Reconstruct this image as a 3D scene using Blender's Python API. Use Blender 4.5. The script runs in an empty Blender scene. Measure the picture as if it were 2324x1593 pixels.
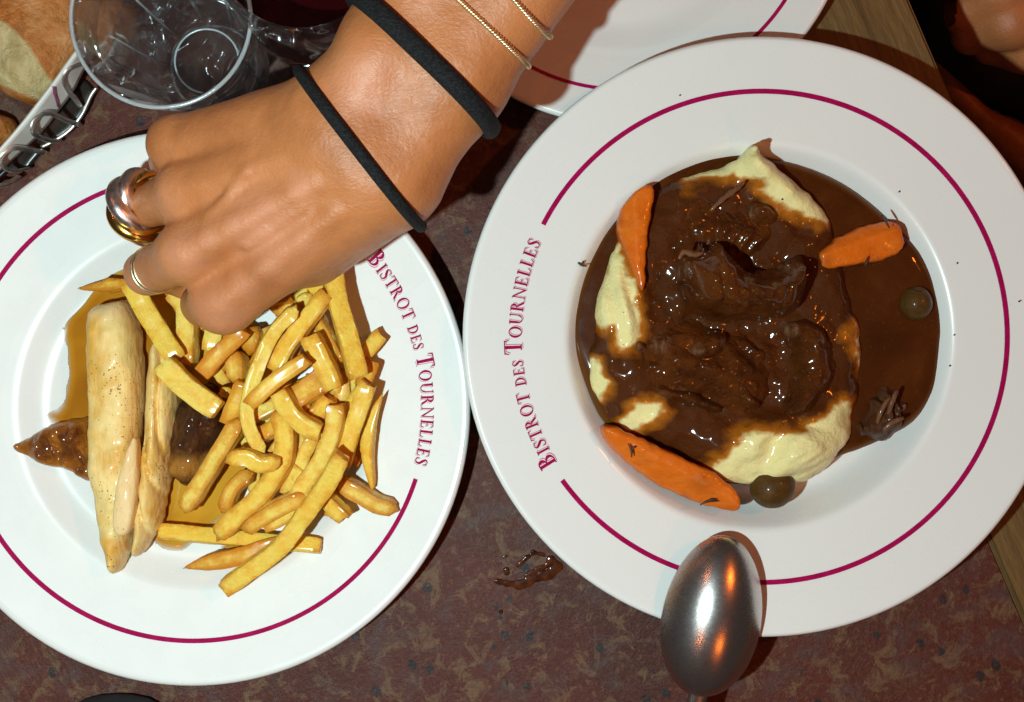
import bpy, bmesh, math, random
import numpy as np
from mathutils import Vector, Matrix, Quaternion
from mathutils.bvhtree import BVHTree
random.seed(7); np.random.seed(7)
S = bpy.context.scene
C = S.collection
PI = math.pi

# ------------------------------------------------------------------ camera, world, lamps
H = 0.55            # lens height above the table top, metres
K = 2589.0          # focal length in pixels of a 2323 px wide picture
cam = bpy.data.cameras.new('camera'); cam.sensor_width = 36.0; cam.lens = 36.0 * K / 2323.0
cam.clip_start = 0.02; cam.clip_end = 20
camo = bpy.data.objects.new('camera', cam); camo.location = (0, 0, H); C.objects.link(camo); S.camera = camo
w = bpy.data.worlds.new('World'); S.world = w; w.use_nodes = True
bg = w.node_tree.nodes['Background']; bg.inputs[0].default_value = (0.040, 0.031, 0.028, 1); bg.inputs[1].default_value = 1.0
S.view_settings.view_transform = 'Standard'; S.view_settings.look = 'None'
S.view_settings.exposure = 0.0; S.view_settings.gamma = 1.0

def lamp(name, loc, energy, color, radius):
    l = bpy.data.lights.new(name, 'POINT'); l.energy = energy; l.color = color; l.shadow_soft_size = radius
    o = bpy.data.objects.new(name, l); o.location = loc; C.objects.link(o); return o
lamp('phone_flash', (-0.145, -0.085, 0.56), 12.1, (0.77, 1.0, 1.0), 0.007)
for x, y, z, e in [(0.85, 0.35, 1.15, 11.0), (-0.8, 0.7, 1.3, 3.0), (0.55, -0.95, 1.2, 5.0), (-0.55, -0.7, 1.35, 3.0)]:
    lamp('ceiling_bulb', (x, y, z), e, (1.0, 0.20, 0.015), 0.035)
S.cycles.use_denoising = True
S.cycles.sample_clamp_indirect = 4.0
S.cycles.max_bounces = 12; S.cycles.transmission_bounces = 12; S.cycles.transparent_max_bounces = 12

# ------------------------------------------------------------------ helpers
def P(px, py, z=0.0):
    """point of the place seen at picture position (2323 px wide) at height z"""
    return np.array([(px - 1161.5) / K * (H - z), -(py - 796.5) / K * (H - z), z])
def PV(px, py, z=0.0): return Vector(P(px, py, z))

def tag(o, label=None, cat=None, group=None, kind=None):
    if label: o['label'] = label
    if cat: o['category'] = cat
    if group: o['group'] = group
    if kind: o['kind'] = kind
    return o
def link(name, me, mat=None, parent=None):
    o = bpy.data.objects.new(name, me)
    if mat is not None and len(me.materials) == 0: me.materials.append(mat)
    C.objects.link(o)
    if parent is not None: o.parent = parent
    return o
def mesh(name, v, f, smooth=True):
    me = bpy.data.meshes.new(name)
    v = np.asarray(v, dtype=np.float64)
    me.from_pydata([tuple(p) for p in v], [], [tuple(int(i) for i in q) for q in f])
    if smooth: me.polygons.foreach_set('use_smooth', [True] * len(me.polygons))
    me.update(); return me
def empty(name, loc=(0, 0, 0)):
    o = bpy.data.objects.new(name, None); o.location = loc; o.empty_display_size = 0.01; C.objects.link(o); return o
def set_attr(me, name, vals):
    a = me.attributes.new(name, 'FLOAT', 'POINT'); a.data.foreach_set('value', np.asarray(vals, dtype=np.float32))
def verts_of(me):
    a = np.empty(len(me.vertices) * 3, dtype=np.float32); me.vertices.foreach_get('co', a); return a.reshape(-1, 3)

# noise on numpy arrays
def _h(i, j, k, s):
    n = (i * 374761393 + j * 668265263 + k * 1274126177 + s * 974711) & 0xFFFFFFFF
    n = ((n ^ (n >> 13)) * 1274126177) & 0xFFFFFFFF
    return ((n ^ (n >> 16)) & 0xFFFF) / 32767.5 - 1.0
def vnoise(x, y, z, s=0):
    x, y, z = np.broadcast_arrays(x, y, z)
    xi, yi, zi = np.floor(x).astype(np.int64), np.floor(y).astype(np.int64), np.floor(z).astype(np.int64)
    fx, fy, fz = x - xi, y - yi, z - zi
    fx, fy, fz = [t * t * (3 - 2 * t) for t in (fx, fy, fz)]
    r = 0
    for a in (0, 1):
        wa = fx if a else 1 - fx
        for b in (0, 1):
            wb = fy if b else 1 - fy
            for c in (0, 1):
                wc = fz if c else 1 - fz
                r = r + wa * wb * wc * _h(xi + a, yi + b, zi + c, s)
    return r
def fbm(x, y, z, f, s=0, o=3):
    r, a = 0, 1.0
    for i in range(o):
        r = r + a * vnoise(x * f, y * f, z * f, s + i); f *= 2.03; a *= 0.5
    return r
def sstep(a, b, x):
    t = np.clip((x - a) / (b - a), 0, 1); return t * t * (3 - 2 * t)
def smin(a, b, k):
    h = np.clip(0.5 + 0.5 * (b - a) / k, 0, 1); return b * (1 - h) + a * h - k * h * (1 - h)
def smax(a, b, k): return -smin(-a, -b, k)

def polydist(X, Y, poly):
    """signed distance to a closed polygon, negative inside"""
    poly = np.asarray(poly, float); n = len(poly)
    d = np.full(X.shape, 1e9); s = np.ones(X.shape)
    for i in range(n):
        a = poly[i]; b = poly[i - 1]
        ex, ey = b[0] - a[0], b[1] - a[1]; wx, wy = X - a[0], Y - a[1]
        t = np.clip((wx * ex + wy * ey) / (ex * ex + ey * ey + 1e-18), 0, 1)
        d = np.minimum(d, (wx - ex * t) ** 2 + (wy - ey * t) ** 2)
        c1 = Y >= a[1]; c2 = Y < b[1]; c3 = ex * wy > ey * wx
        flip = (c1 & c2 & c3) | (~c1 & ~c2 & ~c3)
        s = np.where(flip, -s, s)
    return s * np.sqrt(d)
def smooth_poly(pts, it=2):
    p = np.asarray(pts, float)
    for _ in range(it):
        q = np.roll(p, -1, 0); p = np.stack([0.75 * p + 0.25 * q, 0.25 * p + 0.75 * q], 1).reshape(-1, p.shape[1])
    return p
def px_poly(pts, z, it=1):
    return smooth_poly([P(a, b, z)[:2] for a, b in pts], it) if it else np.array([P(a, b, z)[:2] for a, b in pts])

def surface_nets(F, org, h):
    nx, ny, nz = F.shape; sg = F < 0
    cnt = np.zeros((nx - 1, ny - 1, nz - 1), np.int8)
    for a in (0, 1):
        for b in (0, 1):
            for c in (0, 1): cnt += sg[a:nx - 1 + a, b:ny - 1 + b, c:nz - 1 + c]
    act = np.argwhere((cnt > 0) & (cnt < 8))
    I, J, Kk = act.T
    pos = np.zeros((len(act), 3)); num = np.zeros(len(act))
    for ax in range(3):
        for u in (0, 1):
            for v in (0, 1):
                o0 = [0, 0, 0]; oth = [q for q in range(3) if q != ax]; o0[oth[0]] = u; o0[oth[1]] = v
                o1 = list(o0); o1[ax] = 1
                f0 = F[I + o0[0], J + o0[1], Kk + o0[2]]; f1 = F[I + o1[0], J + o1[1], Kk + o1[2]]
                m = (f0 < 0) != (f1 < 0)
                t = np.where(m, f0 / np.where(m, f0 - f1, 1), 0)
                for q in range(3):
                    base = t if q == ax else o0[q]
                    pos[:, q] += np.where(m, base, 0)
                num += m
    pos = pos / num[:, None] + act
    idx = np.full(cnt.shape, -1, np.int64); idx[I, J, Kk] = np.arange(len(act))
    faces = []
    for ax in range(3):
        sl0 = [slice(1, -1)] * 3; sl1 = [slice(1, -1)] * 3
        sl0[ax] = slice(0, -1); sl1[ax] = slice(1, None)
        s0 = sg[tuple(sl0)]; s1 = sg[tuple(sl1)]
        e = np.argwhere(s0 != s1)
        flip = s0[tuple(e.T)]
        add = [1, 1, 1]; add[ax] = 0
        e = e + np.array(add)
        b, c = [(1, 2), (2, 0), (0, 1)][ax]
        def cell(db, dc):
            q = e.copy(); q[:, b] += db; q[:, c] += dc
            q = np.minimum(q, np.array(idx.shape) - 1); return idx[q[:, 0], q[:, 1], q[:, 2]]
        q = np.stack([cell(-1, -1), cell(0, -1), cell(0, 0), cell(-1, 0)], 1)
        q[~flip] = q[~flip][:, ::-1]
        faces.append(q[(q >= 0).all(1)])
    return pos * h + np.asarray(org), np.concatenate(faces)
def relax(v, f, it):
    for _ in range(it):
        acc = np.zeros_like(v); n = np.zeros(len(v))
        for a in range(4):
            b = (a + 1) % 4
            np.add.at(acc, f[:, a], v[f[:, b]]); np.add.at(acc, f[:, b], v[f[:, a]])
            np.add.at(n, f[:, a], 1); np.add.at(n, f[:, b], 1)
        v = 0.5 * v + 0.5 * acc / n[:, None]
    return v
def grid(lo, hi, h):
    ax = [np.arange(lo[i] - 2 * h, hi[i] + 3 * h, h) for i in range(3)]
    return ax, np.array([a[0] for a in ax])
def solid(name, fn, lo, hi, h, mat, parent=None, it=1):
    ax, org = grid(lo, hi, h)
    X, Y, Z = np.meshgrid(*ax, indexing='ij')
    v, f = surface_nets(fn(X, Y, Z), org, h)
    if it: v = relax(v, f, it)
    return link(name, mesh(name, v, f), mat, parent)
def slab(name, poly, bot, top, mat, h=0.0012, edge=0.0, k=0.004, parent=None, it=1, rag=0.0, ragf=300, zmax=0.03, botfn=None):
    """solid with a traced outline (world xy), its own height field and a rounded edge"""
    lo = np.append(poly.min(0), bot); hi = np.append(poly.max(0), bot + zmax)
    ax, org = grid(lo, hi, h)
    X2, Y2 = np.meshgrid(ax[0], ax[1], indexing='ij')
    d2 = polydist(X2, Y2, poly)
    if rag: d2 = d2 + rag * fbm(X2, Y2, 0.3, ragf, 5, 2)
    T = top(X2, Y2, d2)
    B = bot if botfn is None else botfn(X2, Y2)
    B = np.broadcast_to(B, X2.shape)
    Z = ax[2][None, None, :]
    F = smax(Z - T[..., None], np.broadcast_to(d2[..., None], X2.shape + (len(ax[2]),)), k)
    F = smax(F, B[..., None] - Z, min(k, 0.002))
    v, f = surface_nets(F, org, h)
    if it: v = relax(v, f, it)
    return link(name, mesh(name, v, f), mat, parent)

def tube(pts, r, n=8, closed=False, caps=True, flat=1.0, up=None):
    pts = [Vector(p) for p in pts]; m = len(pts)
    rr = r if hasattr(r, '__len__') else [r] * m
    V, F = [], []; prev = None
    for i, p in enumerate(pts):
        if closed: t = pts[(i + 1) % m] - pts[i - 1]
        else: t = pts[min(i + 1, m - 1)] - pts[max(i - 1, 0)]
        t.normalize()
        if prev is None:
            a = Vector((0, 0, 1)) if abs(t.z) < 0.9 else Vector((1, 0, 0)); nrm = (a - t * a.dot(t)).normalized()
        else:
            nrm = prev - t * prev.dot(t); nrm.normalize()
        if up is not None:
            u = Vector(up[i]); nrm = (u - t * u.dot(t)).normalized()
        prev = nrm; bn = t.cross(nrm)
        for j in range(n):
            a = 2 * PI * j / n; V.append(p + (nrm * math.cos(a) * flat + bn * math.sin(a)) * rr[i])
    for i in range(m if closed else m - 1):
        for j in range(n):
            a = i * n + j; b = i * n + (j + 1) % n; c = ((i + 1) % m) * n + (j + 1) % n; d = ((i + 1) % m) * n + j
            F.append((a, b, c, d))
    if caps and not closed:
        V.append(pts[0]); V.append(pts[-1])
        for j in range(n):
            F.append((len(V) - 2, (j + 1) % n, j)); F.append((len(V) - 1, (m - 1) * n + j, (m - 1) * n + (j + 1) % n))
    return V, F
def spline(pts, n):
    p = [np.asarray(q, float) for q in pts]; p = [2 * p[0] - p[1]] + p + [2 * p[-1] - p[-2]]
    out = []; m = len(p) - 3
    for i in range(n):
        u = i / (n - 1) * m; k = min(int(u), m - 1); t = u - k
        a, b, c, d = p[k:k + 4]
        out.append(0.5 * (2 * b + (c - a) * t + (2 * a - 5 * b + 4 * c - d) * t * t + (3 * b - a - 3 * c + d) * t ** 3))
    return out
def lathe(prof, seg, wob=None):
    V, F = [], []; n = len(prof)
    for i in range(seg):
        a = 2 * PI * i / seg
        for r, z in prof: V.append((r * math.cos(a), r * math.sin(a), z))
    for i in range(seg):
        for j in range(n - 1):
            a = i * n + j; b = ((i + 1) % seg) * n + j
            F.append((a, b, b + 1, a + 1))
    return V, F

# ------------------------------------------------------------------ materials
class M:
    def __init__(s, name, rough=0.5, base=(0.8, 0.8, 0.8), **kw):
        s.m = bpy.data.materials.new(name); s.m.use_nodes = True
        s.n = s.m.node_tree.nodes; s.l = s.m.node_tree.links; s.b = s.n['Principled BSDF']
        s.b.inputs['Base Color'].default_value = (*base, 1); s.b.inputs['Roughness'].default_value = rough
        for k, v in kw.items(): s.b.inputs[k.replace('_', ' ')].default_value = v
        s.co = None
    def coord(s):
        if not s.co: s.co = s.n.new('ShaderNodeTexCoord')
        return s.co.outputs['Object']
    def noise(s, scale, detail=4, rough=0.55, dist=0.0, vec=None):
        t = s.n.new('ShaderNodeTexNoise'); t.inputs['Scale'].default_value = scale; t.inputs['Detail'].default_value = detail
        t.inputs['Roughness'].default_value = rough; t.inputs['Distortion'].default_value = dist
        s.l.new(vec or s.coord(), t.inputs['Vector']); return t.outputs['Fac']
    def scaled(s, v):
        m = s.n.new('ShaderNodeMapping'); m.inputs['Scale'].default_value = v; s.l.new(s.coord(), m.inputs['Vector']); return m.outputs[0]
    def vor(s, scale, feature='F1', vec=None, rnd=1.0, out='Distance'):
        t = s.n.new('ShaderNodeTexVoronoi'); t.feature = feature; t.inputs['Scale'].default_value = scale
        t.inputs['Randomness'].default_value = rnd; s.l.new(vec or s.coord(), t.inputs['Vector']); return t.outputs[out]
    def ramp(s, fac, stops, interp='LINEAR'):
        r = s.n.new('ShaderNodeValToRGB'); r.color_ramp.interpolation = interp
        e = r.color_ramp.elements
        while len(e) < len(stops): e.new(0.5)
        for q, (p, c) in zip(e, stops):
            q.position = p; q.color = (*c, 1) if hasattr(c, '__len__') else (c, c, c, 1)
        s.l.new(fac, r.inputs[0]); return r.outputs[0]
    def mix(s, fac, a, b, mode='MIX'):
        x = s.n.new('ShaderNodeMix'); x.data_type = 'RGBA'; x.blend_type = mode
        for sock, v in ((x.inputs[0], fac), (x.inputs[6], a), (x.inputs[7], b)):
            if hasattr(v, 'default_value') or hasattr(v, 'is_linked'): s.l.new(v, sock)
            elif hasattr(v, '__len__'): sock.default_value = (*v, 1)
            else: sock.default_value = v
        return x.outputs[2]
    def math(s, op, a, b=0.0):
        x = s.n.new('ShaderNodeMath'); x.operation = op
        for sock, v in zip(x.inputs, (a, b)):
            if hasattr(v, 'is_linked'): s.l.new(v, sock)
            else: sock.default_value = v
        return x.outputs[0]
    def attr(s, name):
        a = s.n.new('ShaderNodeAttribute'); a.attribute_name = name; return a.outputs['Fac']
    def rnd(s): return s.n.new('ShaderNodeObjectInfo').outputs['Random']
    def color(s, c): s.l.new(c, s.b.inputs['Base Color']); return s
    def rough(s, r): s.l.new(r, s.b.inputs['Roughness']); return s
    def bump(s, hgt, strength, dist, prev=None):
        b = s.n.new('ShaderNodeBump'); b.inputs['Strength'].default_value = strength; b.inputs['Distance'].default_value = dist
        s.l.new(hgt, b.inputs['Height'])
        if getattr(s, 'lastb', None): s.l.new(s.lastb, b.inputs['Normal'])
        s.lastb = b.outputs[0]; s.l.new(s.lastb, s.b.inputs['Normal']); return s

# porcelain
q = M('white_porcelain', 0.16, (0.80, 0.79, 0.765), Coat_Weight=0.3, Coat_Roughness=0.06)
q.color(q.ramp(q.noise(9, 3), [(0.3, (0.80, 0.793, 0.773)), (0.7, (0.812, 0.803, 0.78))]))
q.rough(q.ramp(q.noise(60, 4), [(0.3, 0.25), (0.75, 0.31)]))
porcelain = q.m
q = M('crimson_glaze', 0.12, (0.36, 0.006, 0.085), Specular_IOR_Level=0.35)
q.color(q.ramp(q.noise(250, 3), [(0.3, (0.32, 0.003, 0.065)), (0.75, (0.42, 0.006, 0.095))])); crimson = q.m
q = M('pale_pink_glaze', 0.25, (0.62, 0.17, 0.29)); q.color(q.ramp(q.noise(200, 2), [(0.3, (0.56, 0.13, 0.25)), (0.7, (0.68, 0.24, 0.36))])); pinkline = q.m

# table laminate
q = M('speckled_laminate', 0.42, Specular_IOR_Level=0.30)
big = q.noise(7, 4, 0.6); mid = q.noise(75, 6, 0.65, 0.6); fine = q.noise(420, 4, 0.7)
base = q.ramp(big, [(0.3, (0.066, 0.013, 0.008)), (0.55, (0.102, 0.021, 0.012)), (0.75, (0.074, 0.023, 0.014))])
tan = q.ramp(q.noise(92, 8, 0.72, 0.7), [(0.52, 0.0), (0.60, 0.85), (0.8, 1.0)])
c = q.mix(tan, base, (0.165, 0.088, 0.042))
pur = q.ramp(q.noise(48, 5, 0.6, 0.4, q.scaled((1.3, 0.9, 1))), [(0.5, 0.0), (0.66, 0.6)])
c = q.mix(pur, c, (0.085, 0.05, 0.048))
fl = q.vor(105, 'F1', q.scaled((0.75, 1.0, 1))); flm = q.ramp(q.math('ADD', fl, q.math('MULTIPLY', q.noise(260, 3), 0.35)), [(0.38, 1.0), (0.45, 0.0)])
cell = q.ramp(q.vor(105, 'F1', q.scaled((0.75, 1.0, 1)), out='Color'), [(0.5, 0.0), (0.62, 1.0)], 'CONSTANT')
c = q.mix(q.math('MULTIPLY', q.math('MULTIPLY', flm, cell), 0.9), c, (0.016, 0.017, 0.02))
c = q.mix(q.ramp(fine, [(0.42, 0.0), (0.75, 0.5)]), c, (0.042, 0.014, 0.010))
c = q.mix(q.ramp(q.noise(300, 6, 0.75), [(0.54, 0.0), (0.68, 0.6)]), c, (0.20, 0.095, 0.055))
q.color(c); q.rough(q.ramp(q.noise(130, 5, 0.7), [(0.3, 0.26), (0.7, 0.46)]))
q.bump(q.noise(330, 6, 0.75), 0.8, 0.0008); laminate = q.m
# oak strip
q = M('worn_oak', 0.55)
g = q.noise(60, 6, 0.65, 0.3, q.scaled((0.22, 3.5, 1))); g2 = q.noise(220, 4, 0.6, 0.2, q.scaled((0.5, 3.0, 1)))
c = q.ramp(g, [(0.3, (0.075, 0.038, 0.010)), (0.5, (0.15, 0.085, 0.024)), (0.72, (0.22, 0.13, 0.042))])
c = q.mix(q.ramp(g2, [(0.42, 0.0), (0.7, 0.7)]), c, (0.11, 0.055, 0.016))
q.color(c).bump(g2, 0.5, 0.0008); oak = q.m

# food
def stain_ramp(q, a, c0, c1, c2): return q.ramp(a, [(0.0, c0), (0.25, c0), (0.45, c1), (0.62, tuple(0.5 * x + 0.5 * y for x, y in zip(c1, c2))), (0.85, c2)])
q = M('fried_potato', 0.5, Subsurface_Weight=0.22, Subsurface_Scale=0.004, Specular_IOR_Level=0.3, Coat_Weight=0.22, Coat_Roughness=0.16)
q.b.inputs['Subsurface Radius'].default_value = (1, 0.5, 0.1)
n = q.noise(140, 5, 0.62); r = q.rnd()
pale = q.mix(r, (0.98, 0.76, 0.185), (0.97, 0.60, 0.06))
c = q.mix(q.ramp(n, [(0.42, 0.0), (0.70, 0.8)]), pale, (0.90, 0.42, 0.015))
c = q.mix(q.ramp(q.noise(480, 3), [(0.55, 0.0), (0.75, 0.45)]), c, (0.95, 0.76, 0.27))
c = q.mix(q.ramp(q.math('ADD', q.attr('brown'), q.math('MULTIPLY', q.math('SUBTRACT', n, 0.5), 0.7)), [(0.25, 0.0), (0.55, 0.65), (0.95, 1.0)]), c, (0.66, 0.22, 0.006))
q.color(c).bump(q.noise(620, 5, 0.7), 0.9, 0.0011).bump(q.noise(150, 4), 0.7, 0.0018); fry_m = q.m

q = M('poached_chicken', 0.5, Subsurface_Weight=0.12, Subsurface_Scale=0.004, Specular_IOR_Level=0.3, Coat_Weight=0.12, Coat_Roughness=0.1)
q.b.inputs['Subsurface Radius'].default_value = (1, 0.55, 0.3)
c = q.ramp(q.noise(60, 5, 0.6, 0.5, q.scaled((1.1, 0.7, 1))), [(0.3, (0.84, 0.54, 0.16)), (0.55, (0.88, 0.64, 0.26)), (0.78, (0.80, 0.46, 0.11))])
c = q.mix(q.ramp(q.noise(38, 4, 0.55), [(0.50, 0.0), (0.66, 0.85)]), c, (0.72, 0.36, 0.04))
c = q.mix(q.ramp(q.attr('pink'), [(0.2, 0.0), (0.8, 0.7)]), c, (0.84, 0.57, 0.30))
sp = q.ramp(q.math('ADD', q.vor(560), q.math('MULTIPLY', q.noise(45, 3), 0.9)), [(0.56, 1.0), (0.61, 0.0)])
c = q.mix(q.math('MULTIPLY', sp, 0.8), c, (0.10, 0.06, 0.015))
q.color(c).bump(q.noise(95, 5, 0.6, 0.8, q.scaled((1.3, 0.6, 1))), 0.5, 0.0024).bump(q.noise(330, 4, 0.6, 0.2, q.scaled((1.5, 0.25, 1))), 0.4, 0.0010); chicken_m = q.m
q = M('roast_skin', 0.5, Specular_IOR_Level=0.1, Coat_Weight=0.6, Coat_Roughness=0.1)
c = q.ramp(q.noise(85, 5, 0.65, 0.6), [(0.3, (0.055, 0.014, 0.004)), (0.48, (0.17, 0.045, 0.006)), (0.62, (0.36, 0.11, 0.010)), (0.8, (0.50, 0.22, 0.04))])
c = q.mix(q.ramp(q.attr('edge'), [(0.2, 0.0), (0.9, 0.8)]), c, (0.50, 0.17, 0.012))
q.color(c).bump(q.noise(230, 5, 0.65), 1.0, 0.0022); roast_m = q.m
q = M('dark_roast_skin', 0.5, Specular_IOR_Level=0.1, Coat_Weight=0.7, Coat_Roughness=0.1)
c = q.ramp(q.noise(80, 5, 0.65, 0.6), [(0.3, (0.022, 0.007, 0.004)), (0.55, (0.065, 0.02, 0.006)), (0.75, (0.20, 0.08, 0.015))])
c = q.mix(q.ramp(q.attr('edge'), [(0.2, 0.0), (0.9, 0.8)]), c, (0.45, 0.19, 0.03))
q.color(c).bump(q.noise(240, 5, 0.65), 1.0, 0.0022); darkroast_m = q.m

q = M('amber_jus', 0.08, Coat_Weight=0.3, Coat_Roughness=0.03)
dep = q.attr('depth')
q.color(q.ramp(dep, [(0.0, (0.66, 0.36, 0.03)), (0.5, (0.52, 0.20, 0.012)), (1.0, (0.26, 0.075, 0.005))]))
q.l.new(q.ramp(q.attr('alpha'), [(0.0, 0.0), (1.0, 1.0)]), q.b.inputs['Alpha']); jus_m = q.m
q = M('brown_gravy', 0.4, Specular_IOR_Level=0.06, Coat_Weight=0.3, Coat_Roughness=0.05)
c = q.ramp(q.noise(45, 5, 0.6, 0.5), [(0.3, (0.048, 0.0105, 0.0018)), (0.55, (0.066, 0.0155, 0.0024)), (0.75, (0.092, 0.023, 0.0035))])
c = q.mix(q.ramp(q.attr('rim'), [(0.0, 1.0), (0.25, 0.7), (0.9, 0.0)]), c, (0.14, 0.048, 0.004))
c = q.mix(q.ramp(q.vor(520), [(0.05, 0.5), (0.14, 0.0)]), c, (0.22, 0.10, 0.03))
q.color(c).bump(q.noise(160, 4), 0.25, 0.0008); gravy_m = q.m
q = M('braised_beef', 0.5, Specular_IOR_Level=0.05, Coat_Weight=0.8, Coat_Roughness=0.12, Coat_IOR=1.38)
c = q.ramp(q.noise(60, 6, 0.66, 0.7), [(0.28, (0.040, 0.010, 0.002)), (0.48, (0.092, 0.022, 0.0032)), (0.66, (0.135, 0.034, 0.0045)), (0.80, (0.19, 0.072, 0.019))])
fib = q.ramp(q.attr('fibre'), [(0.3, 0.0), (0.8, 1.0)])
c = q.mix(q.math('MULTIPLY', fib, q.ramp(q.noise(160, 4, 0.6, 0.3, q.scaled((3.0, 0.5, 1))), [(0.40, 0.1), (0.65, 0.9)])), c, (0.24, 0.115, 0.06))
c = q.mix(q.ramp(q.vor(300), [(0.06, 0.5), (0.13, 0.0)]), c, (0.30, 0.16, 0.07))
q.color(c).bump(q.noise(95, 5, 0.6, 0.5), 0.5, 0.003).bump(q.noise(280, 5, 0.72), 1.0, 0.0026); beef_m = q.m
q = M('pale_meat_fibre', 0.5, Specular_IOR_Level=0.1, Coat_Weight=0.4, Coat_Roughness=0.1)
q.color(q.ramp(q.noise(150, 4, 0.65, 0.4, q.scaled((2, 0.6, 1))), [(0.3, (0.09, 0.03, 0.012)), (0.7, (0.22, 0.095, 0.045))])).bump(q.noise(300, 4), 0.6, 0.0008); strand_m = q.m
q = M('shredded_beef', 0.5, Specular_IOR_Level=0.1, Coat_Weight=0.3, Coat_Roughness=0.12)
c = q.ramp(q.noise(150, 5, 0.65, 0.8, q.scaled((2.5, 0.6, 1))), [(0.3, (0.045, 0.014, 0.005)), (0.6, (0.10, 0.036, 0.015)), (0.8, (0.20, 0.09, 0.045))])
q.color(c).bump(q.noise(240, 5, 0.65, 0.4, q.scaled((2.5, 0.5, 1))), 0.9, 0.002); shred_m = q.m
q = M('buttery_mash', 0.5, Subsurface_Weight=0.2, Subsurface_Scale=0.004, Specular_IOR_Level=0.08, Coat_Weight=0.45, Coat_Roughness=0.10)
q.b.inputs['Subsurface Radius'].default_value = (1, 0.8, 0.35)
a = q.math('ADD', q.attr('stain'), q.math('MULTIPLY', q.math('SUBTRACT', q.noise(110, 5, 0.65), 0.5), 0.35))
c = stain_ramp(q, a, (0.89, 0.77, 0.36), (0.46, 0.14, 0.007), (0.080, 0.0195, 0.003))
sp = q.ramp(q.math('ADD', q.vor(170), q.math('MULTIPLY', q.noise(50, 2), 0.5)), [(0.24, 1.0), (0.262, 0.0)])
c = q.mix(sp, c, (0.09, 0.06, 0.02))
q.color(c).bump(q.noise(190, 5, 0.6), 0.4, 0.0012).bump(q.noise(330, 5, 0.72), 0.75, 0.0014); mash_m = q.m
q = M('cooked_carrot', 0.5, Subsurface_Weight=0.10, Subsurface_Scale=0.003, Specular_IOR_Level=0.15, Coat_Weight=0.45, Coat_Roughness=0.12)
q.b.inputs['Subsurface Radius'].default_value = (1, 0.35, 0.08)
c = q.ramp(q.noise(55, 5, 0.6, 0.4), [(0.3, (0.60, 0.105, 0.004)), (0.55, (0.72, 0.145, 0.005)), (0.75, (0.50, 0.080, 0.004))])
c = q.mix(q.ramp(q.attr('stain'), [(0.3, 0.0), (1.0, 0.45)]), c, (0.22, 0.045, 0.005))
c = q.mix(q.ramp(q.noise(120, 5, 0.65, 0.3, q.scaled((0.6, 1.6, 1))), [(0.5, 0.0), (0.75, 0.5)]), c, (0.74, 0.24, 0.03))
q.color(c).bump(q.noise(260, 5, 0.65), 0.6, 0.0012); carrot_m = q.m
q = M('olive_skin', 0.5, Specular_IOR_Level=0.1, Coat_Weight=0.22, Coat_Roughness=0.14)
q.color(q.ramp(q.noise(160, 5, 0.6, 0.4), [(0.3, (0.060, 0.026, 0.006)), (0.6, (0.095, 0.045, 0.010)), (0.8, (0.075, 0.028, 0.008))])).bump(q.noise(300, 3), 0.5, 0.0012); olive_m = q.m
q = M('thyme', 0.5, (0.03, 0.013, 0.005)); q.color(q.ramp(q.noise(400, 2), [(0.3, (0.02, 0.008, 0.004)), (0.7, (0.06, 0.03, 0.01))])); herb_m = q.m
q = M('sauce_smear', 0.5, Specular_IOR_Level=0.05, Coat_Weight=0.35, Coat_Roughness=0.12)
q.color(q.ramp(q.noise(200, 4, 0.6), [(0.35, (0.030, 0.005, 0.0012)), (0.7, (0.12, 0.026, 0.004))])).bump(q.noise(420, 4), 0.4, 0.0006); smear_m = q.m

# skin
q = M('tanned_skin', 0.5, Subsurface_Weight=0.03, Subsurface_Scale=0.003, Specular_IOR_Level=0.5)
q.b.inputs['Subsurface Radius'].default_value = (1, 0.35, 0.18)
c = q.ramp(q.noise(26, 5, 0.6, 0.3), [(0.3, (0.40, 0.130, 0.038)), (0.55, (0.52, 0.180, 0.060)), (0.75, (0.60, 0.225, 0.09))])
c = q.mix(q.ramp(q.attr('pink'), [(0.1, 0.0), (1.0, 0.65)]), c, (0.69, 0.29, 0.17))  # lighter pink tint: painted highlight on the tendons, redness on the knuckles
c = q.mix(q.ramp(q.noise(700, 4, 0.6), [(0.45, 0.0), (0.8, 0.22)]), c, (0.36, 0.14, 0.06))
q.color(c); q.rough(q.ramp(q.noise(240, 4), [(0.3, 0.36), (0.7, 0.50)]))
q.bump(q.noise(900, 4, 0.7, 0.5, q.scaled((0.6, 1.5, 1))), 0.35, 0.0005).bump(q.noise(150, 6, 0.65), 0.42, 0.0014).bump(q.vor(430, 'DISTANCE_TO_EDGE', q.scaled((1.0, 1.3, 1))), 0.22, 0.0006); skin_m = q.m
q = M('black_elastic', 0.8, Specular_IOR_Level=0.25)
q.color(q.ramp(q.noise(900, 3), [(0.3, (0.003, 0.003, 0.0035)), (0.75, (0.020, 0.020, 0.022))])).bump(q.noise(900, 3, 0.6, 0.4, q.scaled((0.5, 1.6, 1))), 1.0, 0.001); black_m = q.m
def metal(name, col, rough, rs=500):
    q = M(name, rough, col, Metallic=1.0)
    q.rough(q.ramp(q.noise(rs, 4, 0.65), [(0.3, rough * 0.75), (0.75, rough * 1.35)])); return q.m
gold_m = metal('pale_gold', (0.92, 0.74, 0.46), 0.36)
rose_m = metal('rose_silver', (0.88, 0.76, 0.71), 0.33)
amber_gold_m = metal('yellow_gold', (0.85, 0.52, 0.12), 0.2)
chrome_m = metal('chrome_wire', (0.88, 0.86, 0.83), 0.40)
q = M('scratched_steel', 0.27, (0.66, 0.615, 0.60), Metallic=1.0)
sc = q.noise(180, 5, 0.7, 1.5, q.scaled((1, 5, 1)))
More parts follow.
